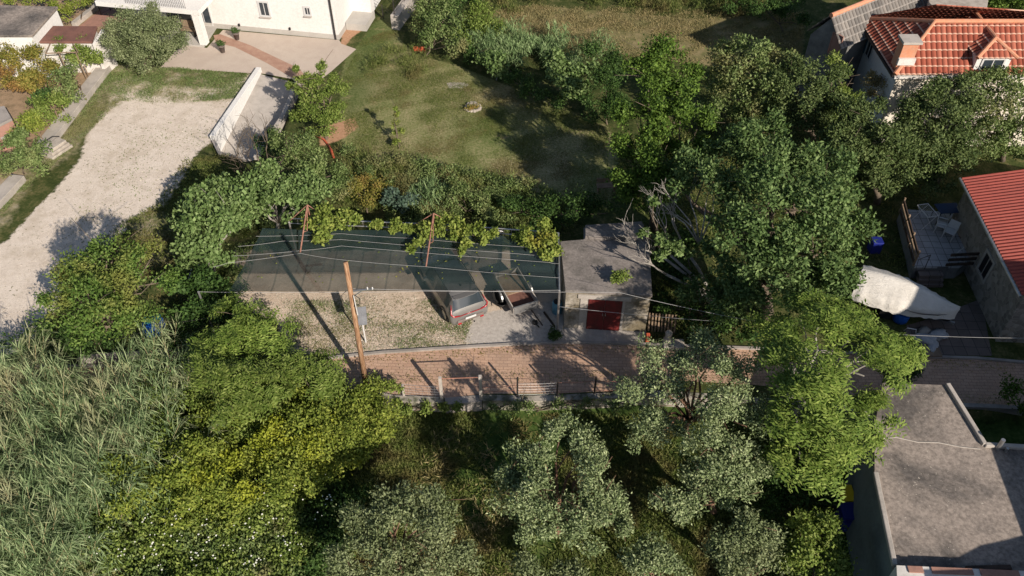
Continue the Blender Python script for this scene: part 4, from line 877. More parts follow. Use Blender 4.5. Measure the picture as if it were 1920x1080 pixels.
# ---------------- car ----------------
def car():
    r1=at(843,612,.3); r2=at(921,588,.3)          # rear bumper corners
    cen=(r1+r2)/2; cen.z=0
    a1=at(839,544,1.5); a2=at(862,572,1.5); hd=(a1-a2); hd.z=0; hd.normalize()
    rr=Vector((r2.x-r1.x,r2.y-r1.y,0)); wd=rr.length; rr.normalize(); hd2=Vector((-rr.y,rr.x,0)); hd=(hd+hd2*1.5).normalized()
    print('car width',wd,'angle',math.degrees(math.atan2(hd2.y,hd2.x)),math.degrees(math.atan2(hd.y,hd.x)))
    e=empty('parked_car',cen,math.atan2(hd.y,hd.x),'silver taupe hatchback parked half under the green shade net','car')
    st=[(0.0,.80,.76,.34,.74,.70,.76),(.05,.85,.80,.30,.86,.74,.90),(.12,.88,.84,.28,.97,.72,1.03),(.42,.90,.86,.26,1.0,.60,1.47),(.75,.90,.87,.24,.99,.61,1.55),(1.4,.90,.88,.23,.97,.63,1.58),(2.1,.90,.88,.23,.95,.62,1.55),(2.6,.90,.87,.23,.93,.59,1.46),(3.3,.90,.86,.24,.90,.66,1.0),(3.8,.88,.83,.26,.84,.66,.90),(4.1,.80,.76,.28,.72,.6,.76),(4.2,.68,.62,.32,.60,.5,.62)]
    st=np.array(st); xs_=[]; 
    xi=np.concatenate([np.linspace(0,.12,4),np.linspace(.2,.75,7),np.linspace(.9,2.6,12),np.linspace(2.7,3.3,6),np.linspace(3.4,4.2,9)])
    G_=[]
    for x in xi:
        s=[np.interp(x,st[:,0],st[:,k]) for k in range(1,7)]; wl,wb,zb,zt,wr,zr_=s
        ring=[(0,zb),(wl*.9,zb),(wl,zb+.12),(wl+.01,zb+(zt-zb)*.6),(wb,zt),(wb*.35+wr*.65,zt+(zr_-zt)*.62),(wr,zr_-.01),(wr*.88,zr_+.035),(wr*.5,zr_+.055),(0,zr_+.06)]
        G_.append(ring)
    nr=10; B=MB(); Wn=MB(); Rf=MB()
    def cls(i,j):
        x=(xi[i]+xi[i+1])/2
        if j in(4,5) and .50<x<2.9 and not(.98<x<1.10) and not(1.85<x<1.97): return 'w'
        if j>=6 and 2.6<x<3.28: return 'w'
        if j>=6 and .13<x<.36: return 'w'
        if j>=6 and .36<=x<=2.6: return 'r'
        return 'b'
    V=[]; 
    for sg in(1,-1):
        for i in range(len(xi)-1):
            for j in range(nr-1):
                q=[(xi[i],sg*G_[i][j][0],G_[i][j][1]),(xi[i+1],sg*G_[i+1][j][0],G_[i+1][j][1]),(xi[i+1],sg*G_[i+1][j+1][0],G_[i+1][j+1][1]),(xi[i],sg*G_[i][j+1][0],G_[i][j+1][1])]
                if sg<0: q=q[::-1]
                {'w':Wn,'r':Rf,'b':B}[cls(i,j)].add(q,[(0,1,2,3)])
        for i in(0,len(xi)-1):
            B.add([(xi[i],sg*y,z) for y,z in G_[i]],[tuple(range(nr))])
    def fin(b,name,mat):
        o=b.build(name,mat,e,True); bm=bmesh.new(); bm.from_mesh(o.data); bmesh.ops.remove_doubles(bm,verts=bm.verts,dist=.002); bmesh.ops.recalc_face_normals(bm,faces=bm.faces); bm.to_mesh(o.data); bm.free(); return o
    fin(B,'body',M['car_paint']); fin(Wn,'windows',M['glass']); fin(Rf,'roof',M['car_roof'])
    for sg in(1,-1):
        MB().tube([(.75,sg*.60,1.60),(1.0,sg*.63,1.66),(2.2,sg*.63,1.65),(2.45,sg*.60,1.56)],.02,6).build('roof_rail',M['black'],e)
        MB().tube([(-.012,sg*.5,.80),(-.02,sg*.76,.86),(.06,sg*.85,.96),(.16,sg*.80,1.10),(.30,sg*.74,1.30)],[.035,.04,.035,.025,.012],6).build('tail_lamp',M['tail'],e,True)
        MB().box((2.55,sg*1.0,1.02),(.16,.20,.13)).build('mirror',M['car_paint'],e,bevel=.03)
        for x in(.78,3.35):
            w=MB(); Mx=Matrix.Translation((x,sg*.80,.33))@Matrix.Rotation(R(90),4,'X'); w.lathe((0,0,0),[(.25,-.11),(.33,-.09),(.335,0),(.33,.09),(.25,.11)],22,M=Mx); wo_=w.build('wheel',M['black'],e,True)
            k=MB(); k.lathe((0,0,0),[(.05,-.125),(.22,-.115),(.22,.115),(.05,.125)],16,M=Mx); k.build('rim',M['rim'],wo_)
            c=MB(); c.tube([(x+.40*math.cos(t),sg*.905,.33+.40*math.sin(t)) for t in np.linspace(0,math.pi,12)],.035,6); c.build('wheel_arch',M['black'],e)
    MB().tube([(-.03,-.5,.80),(-.035,0,.81),(-.03,.5,.80)],.02,6).build('light_bar',M['tail'],e,True)
    MB().box((-.02,0,.47),(.06,1.25,.14)).build('bumper_trim',M['shutter'],e,bevel=.02)
    MB().box((-.055,0,.56),(.02,.5,.11)).build('number_plate',M['white_plastic'],e)
    MB().tube([(-.03,-.6,.36),(-.03,-.45,.36)],.05,8).build('reflector',M['tail'],e); MB().tube([(-.03,.6,.36),(-.03,.45,.36)],.05,8).build('reflector',M['tail'],e)
    MB().prism([(.50,-.58),(.50,.58),(.28,.52),(.24,.3),(.24,-.3),(.28,-.52)],1.535,1.565).build('spoiler',M['car_roof'],e,bevel=.01)
    MB().tube([(0.9,0,1.64),(.86,0,1.70)],[.05,.03],8).build('antenna',M['black'],e)
    MB().tube([(-.12,-.1,.32),(-.2,-.1,.34),(-.22,-.1,.42)],.025,6).build('tow_hook',M['black'],e)
    # bright parcel shelf things behind the rear glass
    bm_=plain('faded_pink',(.35,.13,.15),.7); bm2=plain('faded_blue_card',(.06,.20,.28),.7)
    MB().add([(.175,-.02,1.14),(.26,-.04,1.27),(.26,.22,1.27),(.20,.30,1.18),(.175,.18,1.14)],[(0,1,2,3,4)]).build('sunshade',bm_,e)
    MB().add([(.185,-.30,1.16),(.255,-.28,1.265),(.25,-.08,1.262),(.18,-.12,1.15)],[(0,1,2,3)]).build('sunshade',bm2,e)
    return e
CAR=car()
# ---------------- trailer ----------------
def trailer():
    pts=[at(968,590,.55),at(1004,566,.55),at(968,505,.55),at(928,520,.55)]
    c=(pts[0]+pts[1]+pts[2]+pts[3])/4; ax=((pts[3]+pts[2])/2-(pts[0]+pts[1])/2); ax.z=0; Lt=ax.length; ax.normalize(); wd=abs((pts[1]-pts[0]).dot(Vector((-ax.y,ax.x,0))))
    print('trailer',Lt,wd); wd=max(1.15,min(wd,1.4)); Lt=min(Lt,3.0)
    e=empty('car_trailer',Vector((c.x,c.y,0)),math.atan2(ax.y,ax.x),'small grey box trailer with rusty brown bed under the net edge','trailer')
    MB().box((0,0,.42),(Lt,wd,.05)).build('bed',M['brown_roof'],e)
    for sg in(1,-1):
        MB().box((0,sg*wd/2,.58),(Lt,.05,.36)).build('side_panel',M['concrete_pale'],e)
        k=MB(); Mx=Matrix.Translation((.1,sg*(wd/2+.14),.28))@Matrix.Rotation(R(90),4,'X'); k.lathe((0,0,0),[(.18,-.08),(.28,-.07),(.285,0),(.28,.07),(.18,.08)],18,M=Mx); w=k.build('wheel',M['black'],e,True)
        MB().tube([(.1+.34*math.cos(t),sg*(wd/2+.14),.28+.34*math.sin(t)) for t in np.linspace(.2,2.94,9)],.06,6).build('mudguard',M['metal'],e)
    MB().box((-Lt/2,0,.60),(.06,wd,.42)).build('tailboard',M['metal'],e); MB().box((Lt/2,0,.58),(.05,wd,.36)).build('front_board',M['concrete_pale'],e)
    MB().box((Lt*.22,0,.475),(Lt*.5,wd*.9,.05)).build('load_board',M['wood'],e)
    m=MB(); m.tube([(-Lt/2,-.25,.36),(-Lt/2-1.0,-.35,.32)],.035,8); m.build('drawbar',M['metal_dark'],e)
    return e
trailer()
# jockey wheel at drawbar end, tyre-like black case, plastic things near shed
b=at(1003,606); e=empty('jockey_wheel',b,R(-60),'black jockey wheel and hitch lying on the bare ground below the trailer','jockey wheel')
MB().tube([(0,0,.06),(.35,0,.08)],.03,6).build('shaft',M['black'],e); MB().lathe((0,0,0),[(.05,0),(.13,.02),(.13,.10),(.05,.12)],14).build('wheel',M['black'],e)
b=at(937,570); e=empty('wheelbarrow',b,R(112),'black wheelbarrow tray lying between the car and the trailer','wheelbarrow')
m=MB(); Mx=Matrix.Diagonal((1.35,.75,1,1)); m.lathe((0,0,0),[(.22,.12),(.38,.42),(.40,.42),(.24,.10)],20,M=Mx); m.build('tray',M['black'],e,True)
for a in(-.2,.2): MB().tube([(-.7,a,.45),(.1,a,.2),(.62,0,.16)],.02,6).build('handle_bar',M['metal_dark'],e)
MB().lathe((0,0,0),[(.06,-.05),(.17,-.03),(.17,.03),(.06,.05)],16,M=Matrix.Translation((.62,0,.17))@Matrix.Rotation(R(90),4,'X')).build('wheel',M['black'],e)
b=at(1044,585); e=empty('blue_drum',b,0,'faded blue plastic drum standing against the shed wall by the pipe post','drum')
MB().lathe((0,0,0),[(.20,0),(.22,.05),(.22,.3),(.235,.32),(.22,.35),(.22,.62),(.19,.66)],18).build('body',plain('faded_blue',(.10,.24,.32),.6),e,True); MB().lathe((0,0,0),[(.17,.66),(.17,.69),(.05,.70)],18).build('lid',M['black'],e)
m=MB(); m.beam(at(1020,585,.05),at(1040,612,.05),.07,.07); o=m.build('loose_beam',M['wood_dark']); tag(o,'dark loose beam lying on the bare ground left of the shed','beam')
# concrete step strip left of shed
tag(shrub('weed_clump','dark weed tuft growing at the foot of the pipe post beside the shed',(1045,628),[(1042,624,.25,9),(1050,630,.3,8),(1035,632,.15,6)],'dark','mid',.08,14,.15),cat='weed')
shrub('roof_sapling','small bright green bush growing on the front edge of the shed roof',(1158,527),[(1158,517,2.75,13),(1168,521,2.65,9),(1150,523,2.6,8)],'bright','mid',.10,16,.16,bz=2.35)
# ---------------- fence on the low wall ----------------
def fence():
    o0=at(832,752,0); e=empty('wire_fence',o0,0,'rusty wire mesh fence with slim posts along the olive garden wall','fence')
    def post(px,py,ph,r=.04,mat='concrete_pale',nm='post'):
        p=at(px,py,0)-o0; h=raise_to(px,py,0,ph); MB().box((p.x,p.y,h/2),(r*2,r*2,h)).build(nm,M[mat],e); return Vector((p.x,p.y,h))
    A_=post(758,744,722); B_=post(829,750,708,.06); C_=post(902,748,705,.06); D_=post(970,744,708,.035,'metal_dark'); E_=post(1044,742,709,.03,'metal_dark'); F_=post(1114,739,707,.03,'metal_dark'); Z0=post(703,742,722,.04); X_=post(1168,738,708,.03,'metal_dark')
    post(1290,744,716,.03,'metal_dark'); 
    def mesh(a,b,h,zb=.15,sx=.24,sz=.17,r=.006):
        m=MB(); a=Vector((a.x,a.y,0)); b=Vector((b.x,b.y,0)); L_=(b-a).length; n=int(L_/sx)
        for k in range(n+1):
            p=a.lerp(b,k/n); wob=random.uniform(-.02,.02); m.tube([(p.x+wob,p.y,zb),(p.x,p.y,zb+h)],r,4)
        for k in range(int(h/sz)+1):
            z=zb+k*sz; m.tube([(a.x,a.y,z),((a.x+b.x)/2,(a.y+b.y)/2,z-.03),(b.x,b.y,z)],r,4)
        m.build('wire_mesh',M['metal'],e)
    mesh(Z0,A_,.62,.1); mesh(A_,B_,.70,.15); mesh(D_,E_,.8,.15)
    for a,b,z in((C_,D_,.75),(C_,D_,.45),(E_,F_,.85),(E_,F_,.25),(F_,X_,.85),(F_,X_,.25)):
        m=MB(); m.tube([(a.x,a.y,z),((a.x+b.x)/2,(a.y+b.y)/2,z-.04),(b.x,b.y,z)],.012,5); m.build('strand',M['rust'],e)
    m=MB(); m.tube([B_-Vector((0,0,.08)),C_-Vector((0,0,.08))],.022,6); 
    m.build('gate',M['rust'],e)
fence()
# slatted gate right of shed with orange post and pale sack
b=at(1212,640); e=empty('slat_gate',b,0,'weathered dark slat gate between the tool shed and the big tree','gate'); o0=b
P0=at(1214,622)-o0; P1=at(1262,626)-o0
for k in range(9):
    p=P0.lerp(P1,k/8); MB().box((0,0,0),(.07,.03,1.15),M=Matrix.Translation((p.x,p.y,.62))@Matrix.Rotation(R(-4),4,'Y')).build('slat',M['wood'],e)
m=MB(); m.beam(P0+Vector((-.05,.04,.35)),P1+Vector((0,.04,.35)),.05,.07); m.beam(P0+Vector((-.05,.04,1.0)),P1+Vector((0,.04,1.0)),.05,.07); m.build('rail',M['wood_dark'],e)
b=at(1213,641); o=MB().box((0,0,.25),(.16,.16,.5)).build('red_post',M['orange'],bevel=.02); o.location=b; tag(o,'short orange red gate post at the corner of the shed apron','post')
b=at(1250,646); e=tag(MB().lathe((0,0,0),[(.12,0),(.20,.12),(.19,.35),(.12,.5),(.14,.62),(.16,.75),(.08,.86)],14).build('garden_statue',M['stone'],None,True),'pale weathered stone figure standing behind the path right of the shed','statue'); e.location=b
o=MB().box((0,0,.12),(.9,.5,.24)).build('stone_slab',M['stone'],bevel=.04); o.location=at(1262,650); tag(o,'grey stone block beside the pale figure on the path edge','stone block')
# ---------------- boat under tarp ----------------
def boat():
    A_=at(1612,517,1.1); B_=at(1800,578,1.2); c=(A_+B_)/2; ax=B_-A_; ax.z=0; Lb=ax.length; ax.normalize()
    print('boat L',Lb)
    e=empty('covered_boat',Vector((c.x,c.y,0)),math.atan2(ax.y,ax.x),'boat on a trailer under a beige tarpaulin, partly in the sun','boat')
    n=44; k=23; vs=[];fs=[]
    for i in range(n+1):
        t=i/n; x=-Lb/2+Lb*t
        w=1.02*min(1,(1-t)*1.75)**.62*(1 if t>.07 else .9+1.4*t)
        w=max(w,.05); ridge=1.50+.22*math.sin(math.pi*min(t*1.25,1))-.20*t; edge=.98+.10*t
        for j in range(k):
            s=j/(k-1)*2-1; a=abs(s)
            if a<.72: y=s/.72*w; z=ridge-(ridge-edge)*(a/.72)**1.15
            else: y=math.copysign(w+.10*(a-.72)/.28,s); z=edge-(a-.72)/.28*.38
            fold=.022*math.sin(i*1.1+s*5+1.5*math.sin(i*.37))*(a>.3)*(1.6 if a>.7 else .3)+(.07*math.sin(s*34)*max(0,1-t*6))
            vs.append((x+.02*math.sin(s*9),y,z+fold))
    for i in range(n):
        for j in range(k-1): q=i*k+j; fs.append((q,q+1,q+k+1,q+k))
    m=MB(); m.add(vs,[f[::-1] for f in fs]); m.add([vs[j] for j in range(k)],[tuple(range(k))]); m.build('tarpaulin',M['tarp'],e,True)
    # skirt in greyer cloth
    h=MB(); hv=[]
    for i in range(13):
        t=i/12; x=-Lb/2+.15+Lb*.94*t; w=.92*min(1,(1-t)*2.7)**.6+.02
        hv+=[(x,-w,.95),(x,-w*.55,.42),(x,0,.28),(x,w*.55,.42),(x,w,.95)]
    h.add(hv,[(i*5+j,i*5+j+1,i*5+j+6,i*5+j+5) for i in range(12) for j in range(4)]); h.add(hv[:5],[(0,1,2,3,4)]); h.build('hull',M['metal_dark'],e,True)
    for sg in(1,-1): MB().lathe((0,0,0),[(.16,-.09),(.27,-.08),(.27,.08),(.16,.09)],16,M=Matrix.Translation((-.5,sg*.82,.27))@Matrix.Rotation(R(90),4,'X')).build('wheel',M['black'],e)
    MB().beam((-Lb/2+.1,0,.3),(Lb/2+.1,0,.3),.1,.1).build('trailer_beam',M['metal'],e)
boat()
m=MB(); wire(m,[(1612,551,.6),(1668,585,.05)],.012,0); o=m.build('mooring_rope',M['white_plastic']); tag(o,'pale rope tying the boat cover down at its left end','rope')
b=at(1686,600); e=empty('blue_barrel',b,0,'round blue plastic barrel beneath the covered boat','barrel')
MB().lathe((0,0,0),[(.28,0),(.33,.08),(.34,.30),(.32,.48),(.30,.5),(.27,.46),(.24,.2)],22).build('body',M['blue'],e,True); MB().lathe((0,0,0),[(.31,.44),(.35,.46),(.35,.5),(.31,.51)],22).build('rim',M['blue'],e)
# patio: raised tile deck with wooden parapet boards
dz=.75  # deck height
fpx=[(1690,392),(1788,398),(1828,482),(1800,500),(1716,500)]; P=[at(x,y,dz) for x,y in fpx]; o0=Vector((P[0].x,P[0].y,0)); PA=empty('patio_deck',o0,0,'raised tiled patio deck with dark wooden railing left of the stone house','patio')
MB().prism([p-o0 for p in P],-.1,dz-.1).build('base',M['grey_plaster'],PA); MB().prism([p-o0 for p in P],dz-.1,dz).build('tile_floor',M['tiles_patio'],PA)
for k in range(3):
    a=at(1686,398,dz)-o0; b=at(1712,498,dz)-o0; z=.15+.27*k; MB().beam(Vector((a.x,a.y,dz+z)),Vector((b.x,b.y,dz+z)),.05,.16).build('rail_board',M['wood_dark'] if k!=1 else M['wood'],PA)
for k in range(4):
    a=(at(1686,398,dz).lerp(at(1712,498,dz),k/3))-o0; MB().box((a.x,a.y,dz+.45),(.07,.07,.9)).build('post',M['wood'],PA)
for k in range(3):
    a=at(1772,500,dz)-o0; b=at(1832,497,dz)-o0; z=.12+.3*k; MB().beam(Vector((a.x,a.y,dz+z)),Vector((b.x,b.y,dz+z)),.05,.15).build('rail_board',M['wood_dark'],PA)
for k in range(3):
    a=at(1728+0*k,512+9*k,dz-.2*(k+1))-o0; MB().box((a.x+.4,a.y,dz-.2*(k+1)-.1),(1.1,.32,.2)).build('step',M['dark_slabs'],PA)
m=MB(); q=[(1716,512,dz+.0),(1722,487,dz+.8),(1745,478,dz+.8),(1733,505,dz)]; m.tube([at(*c)-o0 for c in q],.02,6); m.build('handrail',M['metal_dark'],PA)
# drying rack
b=at(1728,420,dz); e=empty('drying_rack',b,R(12),'white folding laundry rack at the rear of the tiled patio','drying rack')
m=MB(); 
for y in(-.45,.45): m.tube([(-.28,y,.85),(.28,y,.85)],.018,6)
for x in(-.28,.28): m.tube([(x,-.45,.85),(x,.45,.85)],.018,6)
m.build('frame',M['white_plastic'],e); m=MB()
for k in range(7): m.tube([(-.24+.08*k,-.45,.855),(-.24+.08*k,.45,.855)],.007,4)
m.build('line',M['white_plastic'],e)
for sg in(-1,1): MB().tube([(-.28,sg*.4,0),(.28,sg*.4,.85)],.014,6).build('leg',M['white_plastic'],e); MB().tube([(.28,sg*.4,0),(-.28,sg*.4,.85)],.014,6).build('leg',M['white_plastic'],e)
def chair(label,px,py,rz):
    e=empty('garden_chair',at(px,py,dz),rz,label,'chair','white plastic chairs on the patio')
    MB().box((0,0,.43),(.46,.44,.03)).build('seat',M['white_plastic'],e,bevel=.01)
    m=MB(); m.box((0,.24,.66),(.46,.03,.42),M=Matrix.Translation((0,.25,.66))@Matrix.Rotation(R(-10),4,'X')); m.build('backrest',M['white_plastic'],e,bevel=.01)
    for x in(-.2,.2):
        for y in(-.19,.19): MB().tube([(x*1.1,y*1.1,0),(x,y,.43)],.02,6).build('leg',M['white_plastic'],e)
        MB().tube([(x*1.2,.22,.62),(x*1.2,-.16,.64),(x*1.2,-.2,.42)],.022,6).build('armrest',M['white_plastic'],e)
    return e
c1=chair('white plastic chair nearest the stone wall on the tiled patio',1776,446,R(-40)); c2=copy_tree(c1); c2.location=at(1760,434,dz); c2.rotation_euler.z=R(60); c2['label']='white plastic chair turned towards the blue patio table'
e=empty('patio_table',at(1768,412,dz),R(5),'dark blue patio table at the back of the tiled deck','table')
MB().box((0,0,.72),(1.1,.7,.04)).build('tabletop',plain('navy_table',(.02,.04,.10),.6),e,bevel=.01)
for x in(-.48,.48):
    for y in(-.28,.28): MB().tube([(x,y,0),(x,y,.7)],.025,6).build('leg',M['metal_dark'],e)
# folded white grille leaning by the wall
e=empty('trellis_screen',at(1795,488,dz),R(-25),'small white triangular trellis panel leaning on the patio wall','trellis')
m=MB(); m.tube([(-.3,0,0),(0,.05,.75),(.3,0,0),(-.3,0,0)],.02,6); m.build('frame',M['white_plastic'],e); m=MB()
for k in range(1,7): m.tube([(-.3+.043*k,.003,.107*k),(.3-.043*k,.003,.107*k)],.007,4)
m.build('grille',M['white_plastic'],e)
o=MB().box((0,0,.35),(.5,.5,.7)).build('blue_crate',M['navy'],bevel=.03); o.location=at(1637,470); tag(o,'dark blue crate half hidden behind the big tree left of the patio','crate')
# white sacks & junk below the boat
def sack(label,px,py,s,rz,mat='bag'):
    m=MB(); n=14; prof=[]
    for i in range(8):
        t=i/7; 
        for j in range(n): 
            a=2*math.pi*j/n; r=s*(math.sin(math.pi*min(.98,.12+t*.8))**.6)*(1+.16*math.sin(3*a+i)+.1*math.sin(5*a+2*i)); m.v.append((r*1.25*math.cos(a),r*.8*math.sin(a),s*.9*t))
    for i in range(7):
        for j in range(n): m.f.append((i*n+j,i*n+(j+1)%n,(i+1)*n+(j+1)%n,(i+1)*n+j)); m.m.append(0)
    m.f.append(tuple((7)*n+j for j in range(n))); m.m.append(0)
    o=m.build('sack',M[mat],None,True); o.location=at(px,py); o.rotation_euler.z=rz; return tag(o,label,'sack','pale sacks piled below the boat')
sack('upper right white sack in the heap below the boat',1757,632,.36,R(10)); sack('wide pale sack at the left of the heap below the boat',1733,642,.42,R(-20)); sack('lowest crumpled white sack of the heap near the path',1746,652,.30,R(60)); sack('grey sack leaning at the top of the heap below the boat',1731,624,.26,R(35),'tarp_grey'); sack('small dark sack at the left foot of the heap',1716,652,.26,R(0),'metal_dark')
m=MB(); m.tube([at(1695,620,.1),at(1702,615,.7),at(1718,618,.7),at(1716,632,.1)],.02,6); o=m.build('bent_frame',M['white_plastic']); tag(o,'bent white tube frame standing left of the sack heap','frame')
o=MB().box((0,0,.08),(1.0,.6,.16)).build('pallet',M['wood']); o.location=at(1738,662); tag(o,'low grey pallet under the white sacks next to the path','pallet')
# bins lower right
def bin_(label,px,py,lid,z=LOW,rz=0):
    e=empty('wheelie_bin',at(px,py,z),rz,label,'waste bin','waste bins beside the flat roofed house')
    MB().prism([(-.24,-.30),(.24,-.30),(.24,.30),(-.24,.30)],.05,.98).build('body',M['navy'] if lid=='navy' else M['black'],e,bevel=.03)
    m=MB(); m.box((0,0,1.02),(.56,.68,.10)); m.build('lid',M[lid],e,bevel=.04)
    MB().tube([(-.24,.34,.98),(.24,.34,.98)],.022,6).build('handle',M['black'],e)
    for x in(-.22,.22): MB().lathe((0,0,0),[(.03,-.03),(.1,-.03),(.1,.03),(.03,.03)],14,M=Matrix.Translation((x,.30,.10))@Matrix.Rotation(R(90),4,'Y')).build('wheel',M['black'],e)
    return e
bin_('yellow lidded bin beside the wall of the flat roofed house',1572,952,'yellow'); bin_('navy blue bin standing just below the yellow lidded bin',1577,985,'navy')
# blue tarp on left, ladder, orange hose, mound etc
b=at(292,622); e=empty('blue_tub',b,R(15),'blue plastic tub with folded green cover in the shade under the round tree','tub')
MB().prism([(-.42,-.34),(.42,-.34),(.42,.34),(-.42,.34)],0,.5).build('body',M['blue'],e,bevel=.06); MB().box((0,.22,.56),(.7,.42,.06)).build('cover',plain('teal_sheet',(.02,.13,.13),.6),e,bevel=.02)
m=MB(); a=at(358,530,0); b=at(371,482,1.0)
for dx in(-.14,.14): m.tube([a+Vector((dx,0,0)),b+Vector((dx,0,0))],.022,6)
for k in range(7): c=a.lerp(b,(k+.5)/7); m.tube([c-Vector((.14,0,0)),c+Vector((.14,0,0))],.015,5)
o=m.build('ladder',M['metal']); tag(o,'narrow metal ladder leaning in the fig tree at the left of the net','ladder')
m=MB(); m.tube([at(590,254,.06),at(608,262,.1),at(618,275,.06),at(622,288,.06),at(626,296,.1),at(622,282,.12),at(614,270,.08)],.05,7); o=m.build('corrugated_hose',M['orange'],None,True); tag(o,'orange red corrugated hose lying under the orchard tree','hose')
m=MB(); m.beam(at(775,91,.15),at(797,92,.15),.04,.3); o=m.build('barrier_net',M['orange']); tag(o,'scrap of orange barrier net on the wall rubble at the lawn top','barrier')
# stepped concrete block by the lot wall
b=at(106,283); e=empty('stepped_slabs',b,R(62),'stack of pale stepped concrete slabs at the end of the garden wall','slab stack')
for k,(w,d,z) in enumerate(((1.35,1.05,.0),(1.15,.85,.15),(.95,.62,.30))): MB().box((.05*k,0,z+.075),(w,d,.148)).build('slab',M['stone'],e,bevel=.02)
m=MB(); m.tube([(-.7,.5,.1),(-.3,.55,.5),(.4,.45,.55),(.6,.2,.5)],.03,6); m.build('pipe',M['black'],e)
# stone ring fire pit in lawn
e=empty('stone_ring',at(887,203),0,'ring of rough stones around a dry plant in the lawn','stone ring')
for k in range(14):
    a=2*math.pi*k/14; r=.42+random.uniform(-.05,.05); m=MB(); s=random.uniform(.10,.16)
    m.lathe((r*math.cos(a),r*math.sin(a)*.95,0),[(s,0),(s*1.1,s*.5),(s*.6,s*1.1)],7); m.build('stone',M['stone'],e)
V=cloud((0,0,.15),.3,'mid',.10,14,.16); o=quadmesh('dried_herb',V,L['autumn'],e); o['kind']='stuff'
m=MB(); c=at(856,160,.012); m.add([c+Vector((math.cos(t)*(.62+.12*math.sin(3*t+1)),math.sin(t)*(.42+.1*math.cos(2*t)),0)) for t in np.linspace(0,6.28,19)[:-1]],[tuple(range(18))]); o=m.build('bare_patch',M['stone']); o['kind']='structure'
e=empty('garden_bench',at(1136,360),R(4),'small grey wooden bench in the shade at the lawn edge','bench')
MB().box((0,0,.42),(1.0,.35,.05)).build('seat',M['wood'],e); MB().box((0,.17,.65),(1.0,.04,.28)).build('backrest',M['wood'],e)
for a in(-.42,.42): MB().box((a,0,.2),(.06,.3,.4)).build('leg',M['wood'],e)
# top fence (dark posts and wires) by white house
def rodfence(name,label,pts,h,mat='metal_dark',n=5,zb=0):
    P=[at(x,y,0) for x,y in pts]; o0=P[0].copy(); e=empty(name,o0,0,label,'fence')
    for a,b in zip(P[:-1],P[1:]):
        k=max(2,int((b-a).length/1.6))
        for i in range(k+1):
            p=a.lerp(b,i/k)-o0; MB().tube([(p.x,p.y,zb),(p.x,p.y,zb+h)],.03,6).build('post',M[mat],e)
        m=MB()
        for z in np.linspace(.1,h-.02,n):
            m.tube([a-o0+Vector((0,0,zb+z)),b-o0+Vector((0,0,zb+z))],.012,4)
        m.build('wires',M[mat],e)
    return e
rodfence('metal_fence','thin dark metal fence crossing the lawn right of the white house',[(702,24),(736,48)],1.0)
rodfence('metal_fence','thin dark metal fence on top of the pale wall climbing the lawn',[(742,53),(798,-20)],1.1,zb=1.0)
rodfence('metal_fence','dark frame fence on the lane left of the white house',[(190,28),(225,12),(262,0)],1.3,n=3)
rodfence('wire_fence','sagging wire fence on the wide wall beside the vegetable garden',[(196,112),(140,190),(84,270)],.8,'wood',2,.2)
wall('garden_wall','narrow pale wall running up the lane left of the white house',[(140,50),(208,-5)],.35,-.1,.3,M['concrete_pale'])
sheet('lane_paving',[(148,50),(205,5),(262,-10),(300,-10),(250,40),(215,60),(205,50),(185,50)],M['terracotta'],.009)
#@@VEG
# ---------------- vegetation ----------------
def T(*a,**k): return tree(*a,**k)
OL=dict(kind='small',size=.105,dens=54,tuft=.31,bark='bark')
T('olive_tree','round grey green olive tree beside the porch of the white house','tree',(272,131),[(240,50,2.6,32),(285,45,2.8,34),(305,85,2.0,34),(250,95,1.8,38),(285,108,1.5,28),(225,72,2.2,26),(315,58,2.4,24),(270,65,3.0,38),(245,120,1.0,22)],'olive_dark',r0=.12,**OL)
T('orchard_tree','upright orchard tree with long shoots beside the ramp','tree',(613,262),[(600,205,1.7,30),(578,180,2.1,20),(622,180,2.1,22),(612,232,1.1,24),(572,215,1.4,18),(590,160,2.4,14),(562,148,2.6,9),(556,132,3.0,6),(603,125,3.2,7),(600,142,2.8,9),(576,150,2.6,8),(628,150,2.5,9),(638,205,1.5,12),(548,160,2.4,7)],'bright','mid',.12,18,.2,r0=.08)
T('sapling','thin young yellow green sapling standing alone in the lawn','sapling',(746,281),[(743,268,.35,6),(747,250,.8,7),(742,232,1.3,7),(745,216,1.8,5),(741,204,2.2,3)],'vine','mid',.10,10,.12,r0=.025)
T('mulberry_tree','broad spreading mid green tree in front of the left driveway','tree',(205,640),[(200,490,5.4,44),(150,505,4.6,38),(255,505,4.6,38),(120,545,4.0,36),(165,550,4.7,42),(215,545,5.0,46),(265,550,4.2,38),(300,530,3.4,26),(110,590,2.5,32),(155,595,3.4,38),(210,595,3.8,42),(255,595,2.7,36),(170,625,1.9,30),(120,525,3.9,24),(225,462,5.0,22),(285,480,3.8,20),(95,570,2.5,20),(180,460,4.8,16)],'round','mid',.125,24,.32,r0=.16)
T('fig_tree','bushy light green fig tree at the left end of the shade net','tree',(398,510),[(400,375,3.6,36),(365,400,3.3,34),(430,395,3.5,36),(395,425,3.2,38),(345,405,2.9,20),(380,460,2.6,34),(425,440,3.0,28),(375,490,1.9,22),(405,485,2.0,22),(455,410,3.0,18)],'fig','broad',.17,22,.30,r0=.14,bark='bark_grey')
T('fig_tree','fig tree spreading behind the rear left corner of the shade net','tree',(520,440),[(480,355,3.3,34),(520,340,3.5,32),(510,390,3.0,34),(550,370,3.1,32),(560,400,2.8,22),(470,390,3.0,26),(585,355,2.9,26)],'fig','broad',.16,22,.28,r0=.1,bark='bark_grey')
